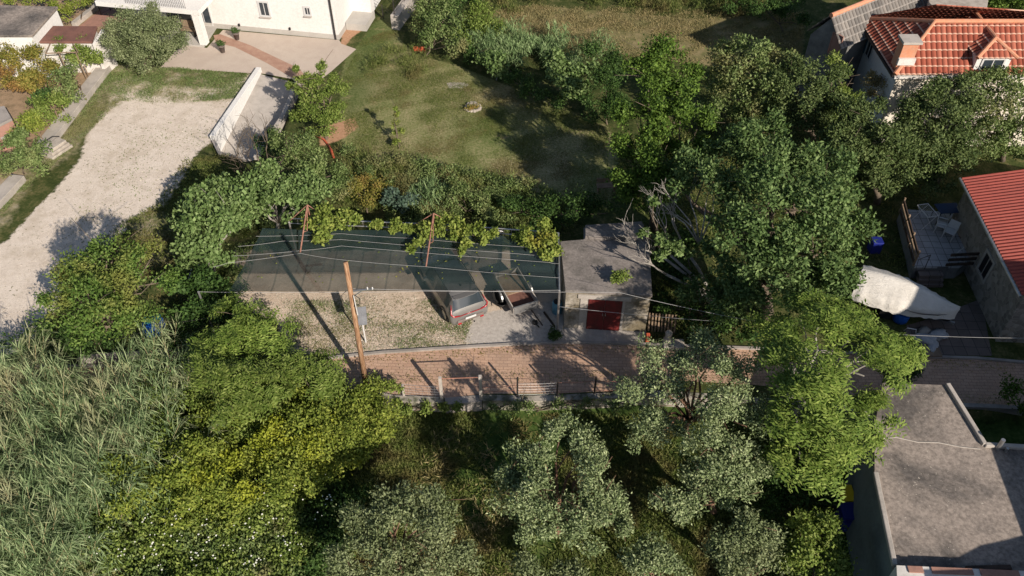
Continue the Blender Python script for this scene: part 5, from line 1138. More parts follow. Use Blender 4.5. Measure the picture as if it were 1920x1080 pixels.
T('plum_tree','dense pale green tree at the lawn corner below the orchard tree','tree',(590,375),[(540,268,2.7,26),(575,280,2.9,28),(600,300,2.8,28),(560,305,2.7,28),(590,335,2.4,30),(620,330,2.1,26),(560,335,2.6,30),(635,355,1.6,22)],'hedge','mid',.12,24,.26,r0=.09)
def bare(name,label,base,limbs_,bark='bark_grey',bz=0,r=.07,twigs=26,spread=1.0,gl=.4):
    b=at(base[0],base[1],bz); e=empty(name,b,0,label,'tree'); m=MB()
    def grow(p,d,L_,r_,dep):
        pts=[p]; q=p; 
        for k in range(4):
            d=(d+Vector([random.uniform(-.28,.28) for _ in range(3)])).normalized(); q=q+d*L_/4; pts.append(q)
        m.tube(pts,[r_*(1-.13*k) for k in range(5)],6 if dep<2 else 5)
        if dep<4:
            for _ in range(3 if dep<3 else 2):
                k=random.randint(2,4); nd=(d+Vector((random.uniform(-1,1),random.uniform(-1,1),random.uniform(-.2,.9)))*.62*spread).normalized(); grow(pts[k],nd,L_*random.uniform(.55,.8),max(r_*.55,.009),dep+1)
    for t in limbs_:
        t=at(*t)-b; a=Vector(); d=t-a; m.tube([a-Vector((0,0,.1)),a.lerp(t,.35)+Vector((.05,.05,.1)),a.lerp(t,.6)],[r*1.2,r,r*.8],7)
        grow(a.lerp(t,.6),d.normalized(),d.length*gl,r*.7,1)
    m.build('branches',M[bark],e,True); return e
bare('bare_tree','leafless grey brown tree beside the concrete ramp',(500,352),[(440,300,2.6),(470,255,2.9),(505,265,3.0),(470,285,3.6),(450,300,3.2),(455,330,2.3),(530,290,2.8)],'bark',r=.05,spread=1.2)
shrub('ivy_clump','dark ivy clump at the foot of the ramp wall above the bare tree',(505,300),[(505,262,1.6,18),(520,275,1.5,16),(490,275,1.3,14)],'dark','mid',.11,18,.2)
# big central trees
T('bay_tree','tall dark glossy bay tree between lawn and shed roof','tree',(1225,430),[(1238,112,7.7,32),(1215,145,7.1,32),(1272,150,6.9,32),(1245,185,6.7,42),(1200,215,5.8,34),(1275,225,6.0,38),(1310,232,5.3,23),(1190,270,5.0,34),(1240,275,5.4,42),(1292,285,4.9,32),(1175,320,4.0,30),(1220,335,4.1,36),(1165,285,4.1,19),(1195,370,2.9,30),(1260,330,4.1,32),(1165,350,2.9,23),(1225,385,3.1,28)],'bay','mid',.14,38,.32,r0=.2)
T('walnut_tree','largest broad green tree, right of the tool shed','tree',(1440,600),[(1430,285,6.8,50),(1380,300,6.2,42),(1490,300,6.5,52),(1545,345,6.0,50),(1450,350,7.1,58),(1510,390,6.8,58),(1580,410,5.4,46),(1395,365,6.6,46),(1440,420,6.6,56),(1525,460,6.0,58),(1590,475,4.8,44),(1470,490,5.6,54),(1555,525,4.6,48),(1420,480,5.4,44),(1490,550,4.2,50),(1420,545,3.6,44),(1345,345,6.3,34),(1300,318,5.9,34),(1275,350,5.4,26),(1370,430,6.2,34),(1350,490,3.8,40),(1380,560,2.9,42),(1310,560,2.3,36),(1265,330,4.3,22),(1610,440,4.8,28),(1440,245,6.6,22)],'walnut','mid',.16,34,.34,r0=.26)
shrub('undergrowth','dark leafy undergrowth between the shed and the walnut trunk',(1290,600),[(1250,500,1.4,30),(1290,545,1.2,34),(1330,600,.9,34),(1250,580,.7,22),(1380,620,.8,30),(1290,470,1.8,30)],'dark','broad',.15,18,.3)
e=bare('bare_branch_tree','old pale barked tree with bare branches leaning over the shed roof',(1345,575),[(1195,410,4.6),(1178,470,4.0),(1232,375,5.0),(1170,415,4.4)],r=.07,spread=.6,gl=.22)
bare('bare_branch_tree','pale dead branches fanning out of the big tree right of the shed roof',(1312,455),[(1250,350,5.6),(1285,335,5.8),(1330,340,5.6),(1352,365,5.3),(1265,385,5.2),(1225,365,5.3)],bz=3.9,r=.03,spread=.7,gl=.3)
shrub('leafy_shoots','bright leaf tufts on the bare branches above the shed roof',(1225,470),[(1245,455,4.4,13),(1265,468,4.2,12),(1225,385,5.1,9),(1205,440,4.5,6),(1240,478,4.0,9),(1285,480,3.8,10)],'fig','broad',.15,10,.18,bz=3.9)
T('ivy_tree','dark ivy covered tree behind the bay tree, near the old grey house','tree',(1400,210),[(1375,103,4.8,30),(1420,103,5.1,34),(1360,138,4.2,32),(1410,143,4.6,40),(1460,118,4.9,26),(1385,188,3.2,40),(1350,198,2.4,34),(1440,173,4.1,34),(1410,228,2.2,40)],'hedge','mid',.15,24,.34,r0=.14)
T('laurel_tree','dense evergreen laurel in front of the pale side wall','tree',(1530,270),[(1480,137,5.1,28),(1520,142,5.2,32),(1560,152,4.8,25),(1500,182,4.4,38),(1550,192,4.2,30),(1470,202,3.8,34),(1530,232,3.1,38),(1480,252,2.6,38),(1440,252,2.2,34)],'pine','mid',.13,26,.30,r0=.14)
T('bright_laurel','small yellow green tree top beside the pale blue house wall','tree',(1580,240),[(1560,125,4.6,16),(1572,150,4.2,20),(1590,190,3.2,26),(1560,205,3.2,24)],'bright','mid',.12,20,.24,r0=.08)
T('juniper_tree','brownish green juniper with feathery sprays left of the roofed yard','tree',(1645,380),[(1630,225,5.0,34),(1600,255,4.6,34),(1655,260,4.6,38),(1620,300,3.8,38),(1670,305,3.5,36),(1585,285,4.2,28),(1640,340,2.6,36),(1690,280,3.6,24),(1600,330,2.8,30),(1600,215,5.1,24)],'pine','small',.15,34,.26,r0=.16)
T('carob_tree','grey green tree in front of the cream wall of the tiled house','tree',(1755,350),[(1745,190,4.6,26),(1785,170,4.9,28),(1715,215,4.0,30),(1760,210,4.4,40),(1800,200,4.4,30),(1740,255,3.5,40),(1790,255,3.4,36),(1720,300,2.5,34),(1770,305,2.4,38),(1810,290,2.4,24),(1700,240,3.4,26),(1760,345,1.4,28)],'pine','small',.15,38,.30,r0=.15)
T('carob_tree','dark green tree at the right edge below the dormer','tree',(1880,300),[(1850,155,4.8,34),(1895,160,4.8,36),(1870,200,4.3,40),(1920,210,4.0,40),(1840,210,3.8,30),(1860,250,3.2,38),(1905,260,3,40),(1840,280,2.2,28),(1880,290,1.8,30)],'hedge','mid',.13,26,.30,r0=.15)
shrub('blossom_shrub','shrub with dry whitish blossom against the corner of the tiled house',(1660,215),[(1640,155,3.2,16),(1660,165,3.0,18),(1625,170,2.8,18),(1680,180,2.8,16),(1700,190,2.5,14),(1650,185,2.4,20)],'dry','small',.11,20,.2)
T('roadside_ash','bright green feathery ash tree above the path left of the flat roof','tree',(1465,752),[(1500,595,5.6,33),(1540,590,5.8,31),(1480,635,5.8,33),(1530,640,6.4,40),(1590,640,6.2,36),(1640,650,5.6,28),(1670,665,4.8,20),(1500,690,6.2,36),(1560,700,6.8,43),(1620,705,6.0,36),(1520,750,6.0,38),(1585,765,6.0,40),(1630,780,5.2,26),(1500,800,5.2,33),(1560,825,5.2,36),(1600,838,4.6,26),(1540,875,4.2,28),(1500,860,4.2,28),(1440,610,4.6,25),(1690,660,4.3,11),(1600,600,5.6,21)],'ash','compound',.10,92,.34,r0=.14,sub=0,bark='bark_grey')
# olives below the path
OB=dict(OL); OB.update(bz=LOW,bark='bark_red',sub=1)
T('olive_tree','tall olive with reddish forked trunk directly below the tool shed','tree',(1290,820),[(1225,680,4.1,31),(1195,715,3.8,31),(1240,720,4.1,31),(1205,765,3.4,32),(1235,800,3.1,31),(1210,820,2.7,25),(1305,655,4.4,29),(1340,650,4.6,31),(1290,690,4.4,27),(1355,700,5.0,32),(1400,700,4.8,36),(1370,745,5.0,38),(1415,755,4.6,31),(1345,790,4.6,34),(1400,800,4.2,32),(1270,680,4,18)],'olive',r0=.10,**OB)
T('olive_tree','leaning olive between the forked olive and the small citrus bush','tree',(1340,960),[(1330,840,4.2,36),(1380,845,4.0,32),(1300,865,3.6,31),(1350,890,3.6,38),(1400,890,3.2,27),(1290,920,3.0,32),(1330,940,3.0,32),(1250,945,2.8,27),(1385,935,2.8,27),(1270,970,2.4,23)],'olive',r0=.12,**OB)
T('olive_tree','thin grey olive at the bottom edge left of the citrus bush','tree',(1400,1110),[(1370,1000,2.8,30),(1410,985,3.0,28),(1430,1020,2.6,32),(1390,1040,2.4,34),(1440,1065,2.2,34),(1400,1080,2.0,34),(1350,1035,2.2,22)],'olive_dark',r0=.08,**OB)
T('olive_tree','round olive with a hollow dark centre in the middle of the lower garden','tree',(1045,1000),[(1010,830,3.3,27),(1050,815,3.4,25),(1095,835,3.4,31),(1125,860,3.2,25),(1120,900,3.2,31),(1130,930,2.9,25),(965,860,3.0,27),(985,890,3.0,29),(945,925,2.6,29),(985,945,2.9,32),(1020,965,2.8,31),(1065,975,2.9,31),(1105,965,2.8,29),(1150,965,2.2,23),(1165,985,1.9,20),(1040,1000,2.4,29),(1090,1010,2.4,27),(975,985,2.3,27),(950,895,2.6,18),(1010,920,3.2,22)],'olive',r0=.13,**OB)
T('olive_tree','wide greyish olive at the bottom left of centre','tree',(745,1120),[(690,965,2.9,31),(735,950,3.1,31),(780,945,3.2,32),(825,940,3.1,23),(830,980,3.0,31),(785,990,3.1,32),(730,995,2.9,32),(665,1005,2.5,27),(645,1040,2.2,27),(690,1045,2.4,31),(740,1050,2.5,31),(800,1040,2.5,32),(850,1030,2.2,27),(875,1060,1.9,25),(820,1080,2,31),(700,1085,2,31),(640,1080,1.8,25),(765,1090,2.1,27)],'olive_dark',r0=.12,**OB)
T('young_olive','small round young olive at the bottom edge right of centre','tree',(1225,1110),[(1200,1045,1.6,28),(1240,1035,1.8,30),(1265,1060,1.6,26),(1220,1075,1.5,34),(1185,1070,1.3,24)],'olive',r0=.06,**OB)
T('young_olive','half cut young olive on the bottom edge between the two round ones','tree',(1010,1120),[(1000,1075,1.2,28),(1040,1085,1.1,24),(1075,1078,1.2,20)],'olive_dark',r0=.05,**OB)
shrub('citrus_bush','bright glossy citrus bush beside the wall of the flat roofed house',(1525,1080),[(1500,1000,1.9,28),(1545,985,1.9,24),(1565,1010,1.8,26),(1520,1030,2.0,34),(1560,1050,1.7,30),(1485,1040,1.6,26),(1540,1070,1.6,34),(1490,1075,1.4,28)],'bright','mid',.12,24,.24,bz=LOW)
shrub('undergrowth','dark ivy growing under the ash tree by the house wall',(1480,930),[(1460,900,.6,34),(1500,930,.4,36),(1440,960,.3,34),(1470,1000,.1,30),(1540,930,.2,28)],'dark','mid',.12,20,.26,bz=LOW)
shrub('path_shrub','dark round shrub on the path verge at the right picture edge',(1912,770),[(1905,742,.9,22),(1920,760,.6,22)],'bay','mid',.12,20,.24)
shrub('path_shrub','small dark shrub at the path edge just above the flat roof',(1705,712),[(1700,704,.5,13),(1716,700,.5,10)],'dark','mid',.1,18,.18)
# ailanthus and thicket on the lower left
CP=dict(kind='compound',size=.10,dens=80,tuft=.34)
T('tree_of_heaven','yellow green feathery sapling arching over the path left of the pole','tree',(560,735),[(565,690,2.6,23),(600,700,2.6,25),(580,725,2.2,25),(545,700,2.3,16),(615,735,2.0,16)],'bright',r0=.05,**CP)
T('tree_of_heaven','feathery green tree at the left end of the gravel lot','tree',(480,690),[(440,590,2.9,23),(480,600,3.0,28),(510,615,2.8,23),(450,640,2.8,30),(500,655,2.4,25),(410,640,2.6,21),(390,665,2.3,20),(430,680,2.3,25)],'ash',r0=.07,**CP)
T('tree_of_heaven','larger feathery tree below the path right of the cane thicket','tree',(440,800),[(400,690,2.9,25),(440,710,3.1,28),(480,730,2.9,28),(420,750,2.8,28),(460,770,2.7,30),(500,765,2.4,23),(390,720,2.6,18)],'bright',r0=.08,bz=LOW,**CP)
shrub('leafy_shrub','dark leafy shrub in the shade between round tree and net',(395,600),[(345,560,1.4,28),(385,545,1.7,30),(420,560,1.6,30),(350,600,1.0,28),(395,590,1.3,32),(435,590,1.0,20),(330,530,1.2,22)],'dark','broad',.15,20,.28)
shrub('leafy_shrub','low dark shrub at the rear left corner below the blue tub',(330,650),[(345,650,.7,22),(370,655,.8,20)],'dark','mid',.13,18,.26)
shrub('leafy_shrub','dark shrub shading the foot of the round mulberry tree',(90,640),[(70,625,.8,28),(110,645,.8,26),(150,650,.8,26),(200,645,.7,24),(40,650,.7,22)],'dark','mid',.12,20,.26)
shrub('pole_creeper','yellow green creeper round the foot of the utility pole',(700,740),[(700,728,.8,16),(722,735,.6,14),(740,728,.6,12),(690,745,.5,18),(715,755,.4,16)],'vine','mid',.11,16,.2)
shrub('wall_shrub','pale shrub with a few yellow leaves beside the pole foot in the lower garden',(665,800),[(660,760,.9,24),(690,790,.6,26),(650,800,.6,28),(640,760,.9,22)],'yellow','mid',.12,20,.26,bz=LOW)
# stuff helper: clumps filling a polygon
def fill(poly,n,rr=(.5,.9),z=0,seed=1,zj=.3,rim=True):
    P=pxpoly(poly,0); X0=min(p.x for p in P);X1=max(p.x for p in P);Y0=min(p.y for p in P);Y1=max(p.y for p in P); r=np.random.default_rng(seed); out=[]
    pl=[(p.x,p.y) for p in P]
    while len(out)<n:
        x,y=r.uniform(X0,X1),r.uniform(Y0,Y1)
        if inpoly(np.array([x]),np.array([y]),pl)[0]: out.append((Vector((x,y,z+r.uniform(0,zj))),r.uniform(*rr)))
    return out
def stuff(name,label,cat,C,mat,kind='mid',size=.12,dens=20,tuft=.3,vz=.8):
    V=np.concatenate([cloud(c,r,kind,size,dens,min(tuft,r*.6),vz,-.1) for c,r in C]); o=C[0][0].copy(); o.z=0
    V-=np.array(o); b=quadmesh(name,V,L[mat]); b.location=o; return tag(b,label,cat,None,'stuff')
thick=[(370,860),(400,790),(500,750),(560,735),(650,735),(700,780),(715,850),(650,900),(570,960),(430,1000),(300,1000),(200,960),(210,900),(290,870)]
stuff('bramble_thicket','yellow green bramble thicket covering the lower left slope','thicket',fill(thick,80,(.5,.95),LOW+.3,3,1.9),'yellow','mid',.125,22,.28)
stuff('yellow_tips','bright yellow patches of bramble leaves in the thicket','thicket',fill([(420,860),(560,800),(690,830),(640,890),(540,950),(400,960),(330,920)],26,(.35,.6),LOW+1.4,33,.7),'yellow_tip','mid',.12,18,.24)
stuff('green_thicket','leafy mid green weeds reaching from the thicket to the bottom edge','thicket',fill([(330,900),(520,930),(560,1000),(540,1110),(160,1110),(200,980)],44,(.45,.8),LOW+.3,34,.8),'bright','mid',.12,20,.28)
stuff('vine_cover','mid green climbers mixed into the bramble thicket below the path','climbers',fill([(380,760),(520,735),(650,735),(660,800),(520,860),(400,860),(360,830)],26,(.5,.85),LOW+.8,4,1.0),'bright','mid',.125,22,.28)
stuff('nettle_cover','darker green nettles around the bramble thicket in the olive garden','ground cover',fill([(560,960),(700,850),(720,780),(700,900),(650,960),(600,1100),(480,1100),(500,1000)],34,(.35,.6),LOW,5,.3),'dark','mid',.12,18,.26)
stuff('nettle_cover','green weeds with pale umbels at the bottom left','ground cover',fill([(180,960),(300,960),(430,985),(560,960),(560,1110),(150,1110)],56,(.4,.75),LOW+.1,6,.6),'hedge','mid',.12,20,.26)
stuff('shade_weeds','low green weeds under the fig tree and along the rear of the net','ground cover',fill([(350,380),(450,350),(560,420),(1040,430),(1030,400),(640,395),(520,440),(440,560),(330,560)],44,(.3,.55),.0,7,.25),'hedge','mid',.11,16,.24)
# reeds
def reeds(name,label,poly,n,h,z,mat,lean,bl=.5,seed=2,canes=True,rad=.012,parent_kind='stuff',cat='reeds',k=15,wd=.035,clus=True):
    r=np.random.default_rng(seed); P=pxpoly(poly,0); pl=[(p.x,p.y) for p in P]; X0,X1=min(p[0] for p in pl),max(p[0] for p in pl);Y0,Y1=min(p[1] for p in pl),max(p[1] for p in pl)
    b=[]
    while len(b)<n:
        x,y=r.uniform(X0,X1,400),r.uniform(Y0,Y1,400); ok=inpoly(x,y,pl); b+=list(zip(x[ok],y[ok]))
    b0=np.array(b); b=np.array(b[:n]); m_=max(4,n//(13 if canes else 14)); ci=r.integers(0,m_,n); off_=r.normal(size=(n,2))*(.27 if canes else .18); b=b[:m_][ci]+off_; hc=r.uniform(.45,1.2,m_)[ci]; lc=r.normal(size=(m_,2))[ci]*.22; hh=h*hc*r.uniform(.85,1.1,n)
    if not clus: b=b0[:n]; hh=h*r.uniform(.5,1.15,n)
    az=np.arctan2(off_[:,1],off_[:,0])+r.normal(size=n)*.5; ln=r.uniform(.15,.75,n)
    L0=np.array(lean); d=np.stack([np.cos(az)*ln*.6+L0[0]+lc[:,0],np.sin(az)*ln*.6+L0[1]+lc[:,1],np.ones(n)],1); d=unit(d)
    B=np.concatenate([b,np.full((n,1),z)],1); O=B[0].copy(); V=[]
    for j in range(k):
        t=(j+2)/(k+1) if k>8 else (j+1)/(k+1)
        t=(.60 if k>9 else .25)+(.40 if k>9 else .75)*j/(k-1)
        Q=B+d*(hh*t)[:,None]; a=az+j*2.4; out=np.stack([np.cos(a),np.sin(a),np.zeros(n)],1)
        ax=unit(out*(1.15-.75*t)+d*(.15+1.0*t)+L0_vec(L0)*.5+r.normal(size=(n,3))*.12)
        nm=unit(np.array([0,0,1.0])+r.normal(size=(n,3))*.3)
        q=leaves(Q,ax,nm,bl*(1.15-.35*t),wd); V.append(q)
        # drooping tip
        tip=q[:,2]; ax2=unit(ax*.8+np.array([0,0,-.9])); V.append(leaves(tip-ax*.06,ax2,nm,bl*.55,wd*.75))
    V=np.concatenate(V)-O
    if canes:
        s=unit(np.cross(d,np.array([.3,-.8,.3]))); w=rad; Tp=B+d*hh[:,None]-O; Bb=B-O
        cn=np.stack([Bb-s*w,Bb+s*w,Tp+s*w*.4,Tp-s*w*.4],1); s2=np.cross(s,d); cn2=np.stack([Bb-s2*w,Bb+s2*w,Tp+s2*w*.4,Tp-s2*w*.4],1)
    e=quadmesh(name,V,L[mat]); e.location=O; tag(e,label,cat,None,'stuff')
    if canes: q=quadmesh('canes',np.concatenate([cn,cn2]),L['stem']); q.parent=e
    return e
def L0_vec(l): return np.array([l[0],l[1],0.0])
lw=[(-80,680),(30,665),(120,690),(230,700),(310,720),(330,790),(340,850),(280,890),(200,960),(150,1110),(-80,1110)]
reeds('cane_thicket','tall pale giant cane thicket filling the lower left corner',[(x,y+45) for x,y in lw],430,3.2,LOW,'reed',(.10,.16),.70,3,True,.015,k=30,wd=.036,clus=False)
reeds('cane_thicket','shorter greener canes growing among the tall pale canes',[(x,y+60) for x,y in lw],260,2.1,LOW,'reed_green',(.05,.1),.6,4,True,.012,k=24,wd=.036,clus=False)
reeds('cane_row','short row of pale canes reaching over the brick path at the left',[(270,690),(340,700),(370,760),(280,760)],40,2.7,LOW,'reed',(.1,.25),.75,5,True,.013,k=18,wd=.05,clus=False)
# white umbels
def umbels(name,label,poly,n,z,s,seed=1):
    r=np.random.default_rng(seed); C=fill(poly,n,(.3,.5),z,seed,.5); V=[]
    for c,q in C:
        k=r.integers(1,4)
        for _ in range(k):
            p=np.array(c)+r.normal(size=3)*[.1,.1,.05]+[0,0,.35]; w=s*r.uniform(.6,1.4); a=r.uniform(0,3); u_=np.array([math.cos(a),math.sin(a),.1])*w; v_=np.array([-math.sin(a),math.cos(a),.1])*w; V.append([p-u_,p-v_,p+u_,p+v_])
    o=quadmesh(name,np.array(V),L['flower']); return tag(o,label,'flowers',None,'stuff')
umbels('wild_flowers','white wild umbel flowers in the weeds at the bottom left',[(180,960),(430,940),(560,880),(640,850),(640,960),(560,1100),(200,1100)],110,.40,.028,3)
# upper band
Fx=dict(kind='mid',size=.14,dens=20,tuft=.3)
for lab,base,cs,mt in (('elder shrub with pale blossom beside the wall climbing the lawn',(800,110),[(800,30,2.0,30),(835,35,2.2,32),(795,60,1.4,24),(830,75,1.3,30),(860,95,.9,24),(800,90,.8,20)],'hedge'),
  ('dark shrub at the top edge right of the pale wall',(860,40),[(870,5,1.8,34),(905,0,1.8,30),(840,0,1.8,28)],'dark'),
  ('bright green shrub in the upper band left of the reeds',(900,90),[(900,40,1.4,30),(880,65,1.2,26),(925,60,1.2,26),(905,85,.9,22)],'bright')):
    shrub('elder_shrub',lab,base,[c for c in cs],mt,**Fx)
T('young_fig','small fig tree with open pale crown at the upper lawn edge','tree',(930,150),[(920,112,1.5,17),(940,122,1.4,18),(930,138,1.0,14)],'fig','broad',.17,12,.22,r0=.05,bark='bark_grey')
T('young_fig','fig bush with pale green leaves right of the smaller fig','tree',(1065,185),[(1045,120,2.2,24),(1035,145,1.8,20),(1070,155,1.9,26),(1100,140,2.0,24),(1060,180,1.2,22),(1095,170,1.4,20)],'fig','broad',.17,15,.24,r0=.07,bark='bark_grey')
shrub('dark_shrub','dark leafy bush between fig bush and bay tree',(1140,235),[(1120,110,2.2,26),(1140,150,2.0,30),(1120,190,1.6,32),(1155,205,1.4,26),(1130,225,.9,26),(1150,120,2.0,22)],'dark','mid',.13,20,.28)
shrub('dark_shrub','low dark hedge shrub along the upper rim of the lawn',(1000,175),[(960,150,.9,18),(985,165,1.0,20),(1010,180,.9,18),(1035,200,.8,16),(905,120,.7,14),(880,105,.7,14)],'dark','mid',.12,18,.24)
reeds('reed_patch','silvery green reeds growing above the upper lawn edge',[(840,80),(900,70),(960,90),(1100,90),(1150,120),(1100,150),(1000,145),(900,130)],520,1.5,0,'reed_green',(0,0),.5,8,False,k=11,wd=.05)
reeds('tall_grass','tall fresh green grass in the field behind the lawn',[(860,-30),(1500,-30),(1500,18),(1320,35),(1180,12),(1000,15),(900,40)],1500,.8,0,'grass',(0,0),.4,9,False,k=7,wd=.04,cat='grass')
reeds('tall_grass','rough weedy grass tuft bank in the left of the lawn',[(690,110),(760,85),(800,110),(790,150),(740,165),(700,145)],260,.45,0,'grass',(0,0),.3,10,False,k=7,wd=.03,cat='grass')
reeds('dry_grass','pale dry grasses between reeds and upper field',[(900,60),(1100,40),(1180,110),(1120,130),(1000,110),(920,90)],520,.7,0,'dry',(0,0),.35,11,False,k=6,wd=.02,cat='grass')
# band between lawn and net
band=[(640,290),(720,310),(800,318),(880,328),(1000,365),(1090,400),(1090,430),(640,400),(625,350)]
reeds('rough_grass','tall rough grass along the lower rim of the lawn',band,1300,.6,0,'grass',(0,0),.35,12,False,k=7,wd=.03,cat='grass')
stuff('weed_bank','mixed weeds on the bank between lawn and pergola','ground cover',fill(band,60,(.3,.6),.05,13,.4),'hedge','mid',.10,18,.22)
shrub('blue_green_shrub','bluish green shrub behind the middle of the pergola rail',(750,405),[(742,372,1.2,18),(760,380,1.1,18),(748,395,.8,16)],'blue','broad',.14,16,.22)
shrub('brown_shrub','dry brownish bush behind the rail left of the bluish shrub',(690,400),[(680,345,1.2,24),(705,360,1.0,22),(690,375,.9,22),(660,350,1.3,22)],'autumn','mid',.09,20,.24)
reeds('reed_tuft','small clump of silvery reeds behind the right red brace',[(775,370),(815,365),(820,395),(780,400)],60,1.4,0,'reed_green',(0,0),.45,14,False,k=10,wd=.04)
shrub('rail_shrub','olive green shrub behind the rail right of the right brace',(870,405),[(840,370,1.0,20),(870,375,1.1,24),(900,385,1.0,22),(920,400,.8,18)],'hedge','mid',.11,20,.24)
shrub('dark_hedge','very dark hedge behind the right end of the pergola',(1020,420),[(960,400,1.0,24),(1000,405,1.2,26),(1040,400,1.4,28),(1080,400,1.5,28),(1110,385,1.5,24),(1060,425,.8,20),(1140,400,1.2,24)],'dark','mid',.12,20,.28)
# gardens top-left
gd=dict(kind='mid',size=.13,dens=18,tuft=.26)
for i,(lab,base,cs,mt) in enumerate((
 ('orange green vine row in the garden below the grey garage roof',(40,130),[(10,95,1.4,28),(40,105,1.4,28),(15,125,1.0,26),(0,150,.8,22)],'autumn'),
 ('yellowish vine bush in the middle of the vegetable garden',(70,165),[(70,120,1.4,26),(50,145,1.2,26),(90,140,1.2,26),(70,165,.8,24),(30,155,.9,22)],'autumn'),
 ('lime green bush beside the brown roofed shed gable',(165,120),[(165,92,1.5,18),(180,105,1.3,18),(150,105,1.2,18),(168,118,.9,16),(190,115,1.0,9)],'bright'),
 ('small green bush growing through the pale timber vine frame',(112,95),[(112,84,1.8,9),(118,90,1.6,9)],'bright'),
 ('green vine bush against the wide garden wall',(130,170),[(130,140,1.3,20),(145,155,1.0,18),(115,165,1.0,20),(130,180,.8,18)],'hedge'),
 ('bright vine bush above the middle of the wide garden wall',(100,220),[(90,195,1.2,20),(110,200,1.0,18),(85,220,.9,20),(105,225,.7,16)],'bright'),
 ('dark green bush with a small white sign in the garden',(85,195),[(82,180,1.2,14),(75,192,.9,14)],'dark'),
 ('broad green bush below the brick hearth at the left edge',(45,325),[(45,270,1.6,24),(20,285,1.4,24),(60,290,1.2,24),(40,310,1.1,28),(20,320,.9,22),(70,315,.7,18)],'hedge'),
 ('low yellow green vines left of the brick shelter path',(60,245),[(55,225,.9,20),(70,245,.8,18),(45,250,.8,16)],'yellow'),
 ('vines by the garage wall at the top left',(30,80),[(12,75,1.2,18),(58,75,1.6,14),(85,95,1.0,14)],'bright'),
 ('yellow green bush row at the very top left',(90,-5),[(60,5,1.2,18),(110,15,1.2,16),(140,5,1.4,18),(125,30,.9,12),(30,-5,1.4,20)],'yellow'),
 ('weedy bush on the lane wall left of the white house',(185,5),[(180,5,1.2,14),(165,12,.9,10)],'hedge'))):
    shrub('garden_bush',lab,base,cs,mt,group=None,**gd)
# vineyard stakes top left
for i,(x,y,dx,dy) in enumerate(((122,20,16,-26),(150,38,14,-30),(165,8,14,-22),(118,125,12,-22),(143,165,10,-26),(152,172,-8,-28),(120,210,-10,-20))):
    a=at(x,y,0); b=at(x+dx*.3,y+dy*.55,1.3); m=MB(); m.tube([(0,0,-.1),b-a],.035,6); o=m.build('vine_stake',M['wood']); o.location=a
    tag(o,('pale garden stake %s')%('near the top edge by the lane wall','in the upper vine rows','beside the lane wall at the top','left of the lime green bush','below the lime green bush','leaning on the wide garden wall','beside the bright vine bush on the wall')[i],'stake','vine stakes in the gardens')
# trees at top right corner, behind houses
T('distant_tree','green tree top behind the roofs in the top right corner','tree',(1890,-10),[(1860,0,3.0,30),(1900,5,3.2,32),(1930,-5,3.2,34)],'bay','mid',.14,20,.3,r0=.1)
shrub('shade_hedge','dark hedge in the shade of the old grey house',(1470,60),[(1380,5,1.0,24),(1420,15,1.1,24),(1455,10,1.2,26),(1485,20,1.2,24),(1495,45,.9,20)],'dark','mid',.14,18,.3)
# grass blades
def blades(name,label,poly,n,h,z,mat,seed,avoid=()):
    r=np.random.default_rng(seed); P=pxpoly(poly,0); pl=[(p.x,p.y) for p in P]; X0,X1=min(p[0] for p in pl),max(p[0] for p in pl);Y0,Y1=min(p[1] for p in pl),max(p[1] for p in pl); B=[]
    while len(B)<n:
        x,y=r.uniform(X0,X1,4000),r.uniform(Y0,Y1,4000); ok=inpoly(x,y,pl)&(n2(x,y,.9,seed)+n2(x,y,3,seed+1)+r.normal(size=4000)*.35>0)
        for a in avoid: ok&=~inpoly(x,y,[(p.x,p.y) for p in a])
        B+=list(zip(x[ok],y[ok]))
    B=np.array(B[:n]); B=np.concatenate([B,np.full((n,1),z)],1); ax=unit(r.normal(size=(n,3))*[.6,.6,.1]+[0,0,.45]); V=leaves(B,ax,unit(r.normal(size=(n,3))),h,h*.16); O=B[0].copy()
    o=quadmesh(name,V-O,L[mat]); o.location=O; return tag(o,label,'grass',None,'stuff')
blades('grass','long green grass of the olive garden below the path',[(690,760),(1330,765),(1560,790),(1560,1110),(560,1110),(650,900)],120000,.22,LOW,'grass',21)
blades('dry_grass','dry straw patches in the grass of the olive garden',[(800,800),(880,780),(1000,900),(940,1000),(1000,1110),(860,1100),(780,900)],1500,.28,LOW,'dry',22)
blades('lawn_grass','short grass blades of the tan green lawn',[(640,150),(680,75),(735,55),(770,100),(860,125),(960,165),(1040,200),(1140,240),(1140,390),(950,338),(800,310),(650,285)],110000,.09,0,'grass',23)
blades('verge_grass','grass on the verges of the gravel driveway',[(-60,470),(60,345),(130,285),(225,190),(330,195),(440,185),(470,140),(330,127),(210,125),(100,290),(40,340),(-60,400)],30000,.12,0,'hedge',24)
blades('weeds','sparse weeds dotted over the sunny gravel lot',[(530,565),(900,560),(870,648),(620,662),(545,650)],9000,.11,0,'hedge',25)
blades('field_grass','tufted grass of the upper field',[(850,30),(1000,10),(1510,25),(1500,140),(1380,130),(1100,100)],30000,.18,0,'dry',26)
blades('rough_ground_grass','rough grass between driveway, fig trees and round tree',[(235,415),(290,385),(345,300),(430,290),(560,380),(440,460),(440,640),(60,640),(160,470)],24000,.18,0,'grass',27)
blades('yard_grass','dark rough grass under the trees right of the shed',[(1215,640),(1215,460),(1150,300),(1350,120),(1500,150),(1700,300),(1780,400),(1680,520),(1600,650)],30000,.2,0,'grass',28)

